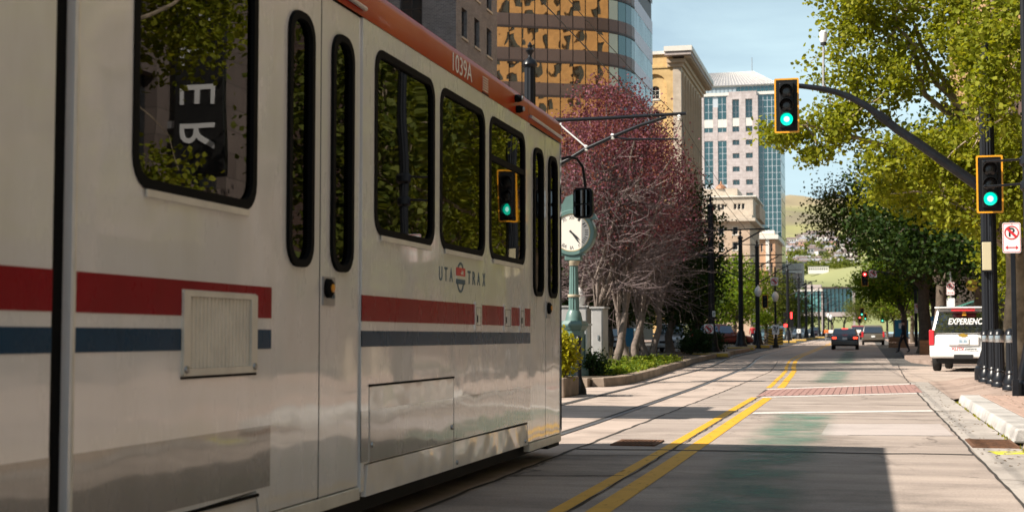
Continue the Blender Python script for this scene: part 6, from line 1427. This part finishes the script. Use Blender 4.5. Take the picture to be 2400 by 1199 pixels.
def tree(name, label, base, tr, fork, ells, leaf, size, per, spread, bark='bark', nl=14, nt=60, group=None, bias=2.4, multi=1, lean=(0, 0), twigm=None, lab_extra=None):
    t = thing(name, label, 'tree', base, group); bx, by, bz = base
    C_ = clump_pts(ells, bias); tips = []
    b = MB()
    for k in range(multi):
        a = 6.28 * k / multi + .4; o_ = .0 if multi == 1 else .16
        top = Vector((bx + lean[0] + (o_ * 3 * math.cos(a) if multi > 1 else 0), by + lean[1] + (o_ * 3 * math.sin(a) if multi > 1 else 0), bz + fork))
        b0_ = Vector((bx + o_ * math.cos(a), by + o_ * math.sin(a), bz - .05))
        pts = [b0_, b0_ + Vector((0, 0, .25)), b0_.lerp(top, .35) + Vector((rng.gauss(0, tr * .3), rng.gauss(0, tr * .3), 0)), b0_.lerp(top, .7) + Vector((rng.gauss(0, tr * .3), rng.gauss(0, tr * .3), 0)), top]
        b.tube(pts, [tr * 1.45, tr * 1.1, tr * .95, tr * .85, tr * .75], 12, cap=False); tips.append((top, tr * .7))
    idx = npr.permutation(len(C_)); ends = []
    for j, i in enumerate(idx[:nl]):
        p, r = tips[j % len(tips)]; tgt = Vector(C_[i]); q = limb(b, p - Vector((0, 0, fork * .06 * (j % 3))), tgt, r * rng.uniform(.42, .62), .025, 6); ends += [(x, .03) for x in q[2:]]
    b.build('trunk', M(bark), t, smooth=True)
    tw = MB()
    for i in idx[nl:nl + nt]:
        tgt = Vector(C_[i]); near = min(ends, key=lambda e: (e[0] - tgt).length_squared)
        limb(tw, near[0], tgt, .028, .008, 4, .1, .2)
    if nt: stuff(tw.build('branches', M(twigm or bark), t))
    me = leaves_mesh('crown', C_, per, spread, size, LM[leaf], off=base)
    link('crown', me, t)
    return t
# the big sycamore at right
tb = (at(2387, 860, 41).x, 41., .15)
tree('sycamore_tree', 'big sycamore with pale mottled trunk and bright yellow-green leaves at the right edge', tb, .36, 3.4,
     [(4.8, 40, 9.8, 4.2, 4.0, 4.4, 330), (1.4, 38.5, 9.8, 2.4, 2.2, 2.2, 130), (.2, 38, 7.8, 1.8, 1.5, 1.2, 75), (-.5, 37.6, 6.6, 1.0, 1.1, .7, 34), (-1.7, 37.2, 6.35, .95, .8, .28, 22), (-1.2, 37.2, 5.8, .5, .6, .25, 10), (-.2, 37.8, 10, 1.0, 1.3, 1.4, 44), (2.2, 37, 5.6, 2.3, 1.8, 1.0, 140), (3.3, 37.0, 4.5, 1.9, 1.6, .9, 90), (1.3, 39, 4.9, 1.6, 1.5, .8, 50), (6.6, 40, 6.6, 3, 3, 2.6, 170), (3.2, 35.0, 8.0, 1.5, .8, 2.2, 80), (2.75, 32.4, 6.6, .55, .4, 1.3, 26)],
     'sycamore', .12, 48, .20, 'bark_mottled', 26, 210, bias=2.0)
tree('street_tree', 'dense dark green street tree with low bright skirts of leaves behind the white vehicle', (4.6, 61., .15), .26, 3.0, [(4.0, 61, 7.2, 4.4, 4.2, 3.6, 420), (1.2, 59, 5.4, 1.9, 1.8, 1.4, 90), (3.4, 57.5, 4.3, 2.6, 1.5, .9, 90)], 'deep', .17, 28, .38, 'bark', 16, 60)
tree('locust_tree', 'feathery dark tree leaning over the road in front of the hillside', (at(2168, 800, 76).x, 76., .3), .34, 3.6, [(2.6, 76, 7.2, 4.2, 3.6, 3.4, 300), (-.4, 75, 7.6, 2.3, 2.0, 2.2, 170), (-1.5, 75, 7.4, 1.3, 1.3, 1.3, 55), (2.9, 74.5, 4.9, 1.5, 1.6, 1.1, 80)], 'locust', .13, 24, .42, 'bark', 20, 110)
tree('street_tree', 'tree with a thick black trunk standing near the walking person', (at(2208, 800, 70).x, 70., .3), .30, 3.2, [(4.4, 71, 6.6, 3.4, 3.4, 2.6, 330)], 'deep', .17, 30, .4, 'bark', 12, 40)
tree('street_tree', 'lime green tree hanging below the red traffic light', (2.9, 112., .45), .22, 2.6, [(2.7, 112, 6.0, 3.0, 3.2, 2.3, 320), (.7, 110.5, 4.9, 1.5, 1.6, 1.2, 100)], 'lime', .2, 24, .4, 'bark', 12, 40)
tree('street_tree', 'dark green tree behind the bronze people carrier', (4.2, 92., .35), .24, 2.8, [(4.9, 92, 6.4, 3.3, 3.6, 3.0, 330)], 'deep', .19, 26, .42, 'bark', 12, 40)
for i, (x, y, k) in enumerate(((4.4, 140, 'lime'), (4., 165, 'olive'), (3.8, 195, 'lime'), (-1., 300, 'olive'), (3.6, 240, 'olive'))):
    tree('street_tree', ('bright tree low over the parked cars far right', 'second distant tree on the right pavement', 'third distant tree on the right pavement', 'small tree under the skybridge', 'fourth distant tree on the right pavement')[i], (x, y, gz(y) + .1), .2, 2.6, [(x, y, gz(y) + 5.2, 3.2, 3.2, 2.6, 220)], k, .24, 16, .45, 'bark', 8, 10)
# trees along the right pavement beside the camera, mirrored in the tram windows
for i, (x, y, k) in enumerate(((7.8, 11.0, 'sycamore'), (7.8, 3., 'olive'), (9.2, 18., 'olive'), (8., 48.5, 'sycamore'), (6.5, 33.3, 'olive'))):
    tree('street_tree', ('sycamore beside the road right of the camera, mirrored in the tram', 'tree right of the camera mirrored in the tram side', 'tree right of the lamp column mirrored in the tram windows', 'sycamore beyond the bollards mirrored in the tram windows', 'tree beside the stone building corner mirrored in the tram door glass')[i], (x, y, .15), .26, 2.8, [(x, y, 6.6, 2.5, 2.5, 3.8, 260)] + ([(x, y, 3.2, 2., 2.2, 1.2, 70)] if i != 0 else []), k, .2, 26, .4, 'bark_mottled', 14, 60)
tree('street_tree', 'slender tree left of the blade sign mirrored in the large tram window', (8.2, 19.8, .15), .2, 3., [(8.0, 20.2, 6.4, 1.6, 1.7, 4.2, 200), (7.7, 26.2, 8.4, 1.5, 1.8, 2.3, 130), (8.4, 26.5, 4.0, .9, .9, 1.0, 26)], 'sycamore', .14, 34, .3, 'bark_mottled', 12, 40)
# purple leaved trees on the left island
def plum(label, base, s, n, twigs):
    bx, by, bz = base
    t = tree('plum_tree', label, base, .145 * s, 1.75 * s, [(bx + .1, by, bz + 6.3 * s, 2.2 * s, 2.15 * s, 3.0 * s, n), (bx, by, bz + 8.0 * s, 1.5 * s, 1.5 * s, 1.6 * s, n // 3)], 'plum', .082 * s, 30, .26, 'bark_grey', 20, 0, 'purple leaved trees on the island', bias=3.2, multi=2)
    tw = MB(); r2 = random.Random(int(bx * 10) + int(by))
    for i in range(twigs):
        a = r2.uniform(0, 6.28); el = r2.uniform(-.25, 1.45); st = Vector((bx, by, bz + r2.uniform(2.3, 5.6) * s))
        d = Vector((math.cos(a) * math.cos(el), math.sin(a) * math.cos(el), math.sin(el))); l = r2.uniform(.9, 2.3) * s
        st = st + d * r2.uniform(.1, .9) * s; p = [st]
        for k in range(4):
            d = (d + Vector((r2.gauss(0, .22), r2.gauss(0, .22), r2.gauss(.03, .2)))).normalized(); p.append(p[-1] + d * l / 4)
        tw.tube(p, [.016, .013, .010, .008, .005], 3, cap=False)
        for k in range(3):
            q = p[1 + k % 3] if k else p[2]; d2 = (d + Vector((r2.gauss(0, .7), r2.gauss(0, .7), r2.gauss(0, .6)))).normalized(); q2 = q + d2 * l * .3
            tw.tube([q, q2, q2 + (d2 + Vector((r2.gauss(0, .4), r2.gauss(0, .4), r2.gauss(0, .4)))) * l * .2], [.009, .007, .004], 3, cap=False)
    stuff(tw.build('twigs', M('twig'), t)); return t
plum('purple leaved tree with bare grey twigs, nearest on the island', (at(1432, 800, 46).x, 46., .17), 1.0, 330, 470)
plum('purple leaved tree behind the nearest one, second on the island', (at(1478, 800, 54).x, 54., .17), 1.06, 330, 400)
plum('purple leaved tree third along the island beside the dark foliage', (at(1520, 800, 62).x, 62., .2), 1.06, 360, 380)
plum('purple leaved tree standing behind the green clock', (at(1386, 800, 50).x, 50., .17), .95, 280, 330)
tree('green_tree', 'narrow dark green tree between the purple trees and the line poles', (at(1632, 800, 82).x, 82., .3), .2, 2.0, [(at(1632, 800, 82).x, 82, 5.6, 1.6, 1.8, 4.9, 300), (at(1600, 800, 82).x, 82, 4.6, 1.3, 1.8, 3.6, 150)], 'deep', .17, 28, .36, 'bark', 10, 30)
tree('green_tree', 'dark tree at the far end of the island behind the purple crowns', (at(1570, 800, 76).x, 76., .3), .22, 2.4, [(at(1575, 800, 76).x, 76, 5.0, 1.9, 2.2, 3.2, 260)], 'deep', .17, 26, .38, 'bark', 10, 30)
for i, (u, Yv, top, w, k, lab) in enumerate(((1722, 135, 600, 3.2, 'lime', 'bright lime tree right of the dark line pole'), (1700, 158, 640, 3.4, 'olive', 'olive tree behind the bright lime tree'), (1790, 180, 622, 3.6, 'olive', 'olive green tree behind the street row of poles'), (1838, 205, 648, 3.4, 'olive', 'pale olive tree left of the skybridge'), (1795, 140, 735, 1.0, 'lime', 'small bright green tree between two line poles'), (1868, 255, 690, 3.6, 'olive', 'olive tree touching the skybridge glass'), (1500, 120, 640, 4.5, 'deep', 'dark tree far behind the purple trunks'), (1420, 112, 640, 4.5, 'deep', 'dark tree far behind the green clock'), (1585, 130, 640, 4.5, 'deep', 'dark tree behind the dark bushes'), (1650, 150, 620, 4., 'deep', 'dark tree left of the line poles'))):
    x = at(u, 790, Yv).x; zt = at(u, top, Yv).z; z0 = gz(Yv)
    tree('green_tree', lab, (x, Yv, z0), .2, 2.2, [(x, Yv, (zt + z0 + 1.6) / 2, w, w, (zt - z0 - 1.6) / 2, 260 if w > 2 else 90)], k, .24 if w > 2 else .16, 18, .45, 'bark', 8, 20)
for i, (x, y) in enumerate(((-14., 66.), (-13.5, 76.), (-14.5, 88.), (-12.8, 58))):
    tree('green_tree', 'tree shading the far side of the island, %s along the row' % ('first', 'second', 'third', 'nearest')[i], (x, y, .1), .24, 2.6, [(x, y, 5.6, 3.4, 3.4, 3.0, 260)], 'deep', .2, 24, .42, 'bark', 8, 20)
tree('street_tree', 'pale green leafy tree between the white vehicle and the sycamore trunk', (5.6, 52., .15), .18, 2.2, [(4.85, 52, 4.2, .95, 1.2, 2.4, 130)], 'sycamore', .15, 26, .3, 'bark', 10, 20)
# hill trees and the mid-distance clumps
for i, (u, v, D, w, hh, k, lab) in enumerate(((1905, 690, 520, 6.5, 13, 'deep', 'dark rounded tree on the slope above the skybridge'), (1978, 690, 540, 7, 9, 'lime', 'bright green bushy tree on the slope above the skybridge'), (1888, 700, 500, 4, 9, 'lime', 'small light green tree left of the dark rounded one'), (1950, 700, 560, 6, 8, 'olive', 'brownish olive tree on the slope between two others'))):
    p = at(u, v, D); z = p.z - hh * .3
    tree('hill_tree', lab, (p.x, D, 2.), .4, 4, [(p.x, D, z, w, w, hh * .6, 200)], k, .8, 14, 1.3, 'bark', 6, 0)
tp = []
for i in range(260):
    u, v = rng.uniform(1840, 2010), rng.uniform(566, 622); D = float(np.interp(v, [560, 590, 620], [1900, 1690, 1450])); p = at(u, v, D); tp.append((p.x + rng.gauss(0, 8), D + rng.gauss(0, 20), hill_h(p.x, D) + 3))
stuff(tag(link('hillside_trees', leaves_mesh('hillside_trees', tp, 26, 2.6, 2.6, LM['olive'])), 'scattered dark trees among the hillside houses', 'trees'))
# shrubs and ground cover
def shrub(lab, c, r, leaf, size, n, per=20, nm='shrub', spread=.12):
    t = thing(nm, lab, 'shrub', (c[0], c[1], c[2]))
    b = MB(); C_ = clump_pts([(c[0], c[1], c[2] + r[2], *r, n)], 3.)
    for i in range(14): b.tube([(c[0] + rng.gauss(0, .08), c[1] + rng.gauss(0, .08), c[2]), C_[i]], [.018, .006], 4, cap=False)
    b.build('stems', M('bark'), t); link('foliage', leaves_mesh('foliage', C_, per, spread, size, LM[leaf], off=c), t); return t
c = at(1318, 860, 26.1); shrub('yellow-green shrub growing from the brown planter by the tram nose', (c.x - .06, 26.2, .34), (.24, .42, .44), 'shrub', .07, 110, 24, spread=.09)
c = at(1412, 870, 36); shrub('dark green low shrub at the near corner of the island bed', (c.x, 34.4, .17), (.42, .5, .25), 'bush', .07, 70, 22)
c = at(1640, 800, 72); shrub('round dark bush beside the no left turn pole, left of two', (at(1632, 800, 70).x, 70.5, .2), (.85, .9, .62), 'bush', .09, 150, 24); shrub('round dark bush beside the no left turn pole, right of two', (at(1668, 800, 73).x, 73., .2), (.7, .8, .6), 'bush', .09, 130, 24)
pts = []
for i in range(1500):
    y = rng.uniform(34.5, 56); x = ek(y) - .38 - rng.uniform(0, 1) ** 1.2 * 2.6; pts.append((x, y, gz(y) + .2 + abs(rng.gauss(0, .06))))
stuff(tag(link('ground_cover', leaves_mesh('ground_cover', pts, 12, .10, .085, LM['cover'], .5)), 'bright green ground cover plants filling the island bed under the purple trees', 'plants'))
g_b = MB()
for i in range(40):
    x, y = -6.4 - rng.uniform(0, 1.2), rng.uniform(36, 42); h = rng.uniform(.35, .7); dx = rng.gauss(0, .08)
    g_b.tube([(x, y, .2), (x + dx * .5, y, .2 + h * .6), (x + dx, y, .2 + h)], [.006, .005, .003], 3, cap=False)
stuff(tag(g_b.build('dry_stalks', mat('straw', (.42, .34, .18), .9)), 'thin pale stalks standing out of the ground cover', 'plants'))
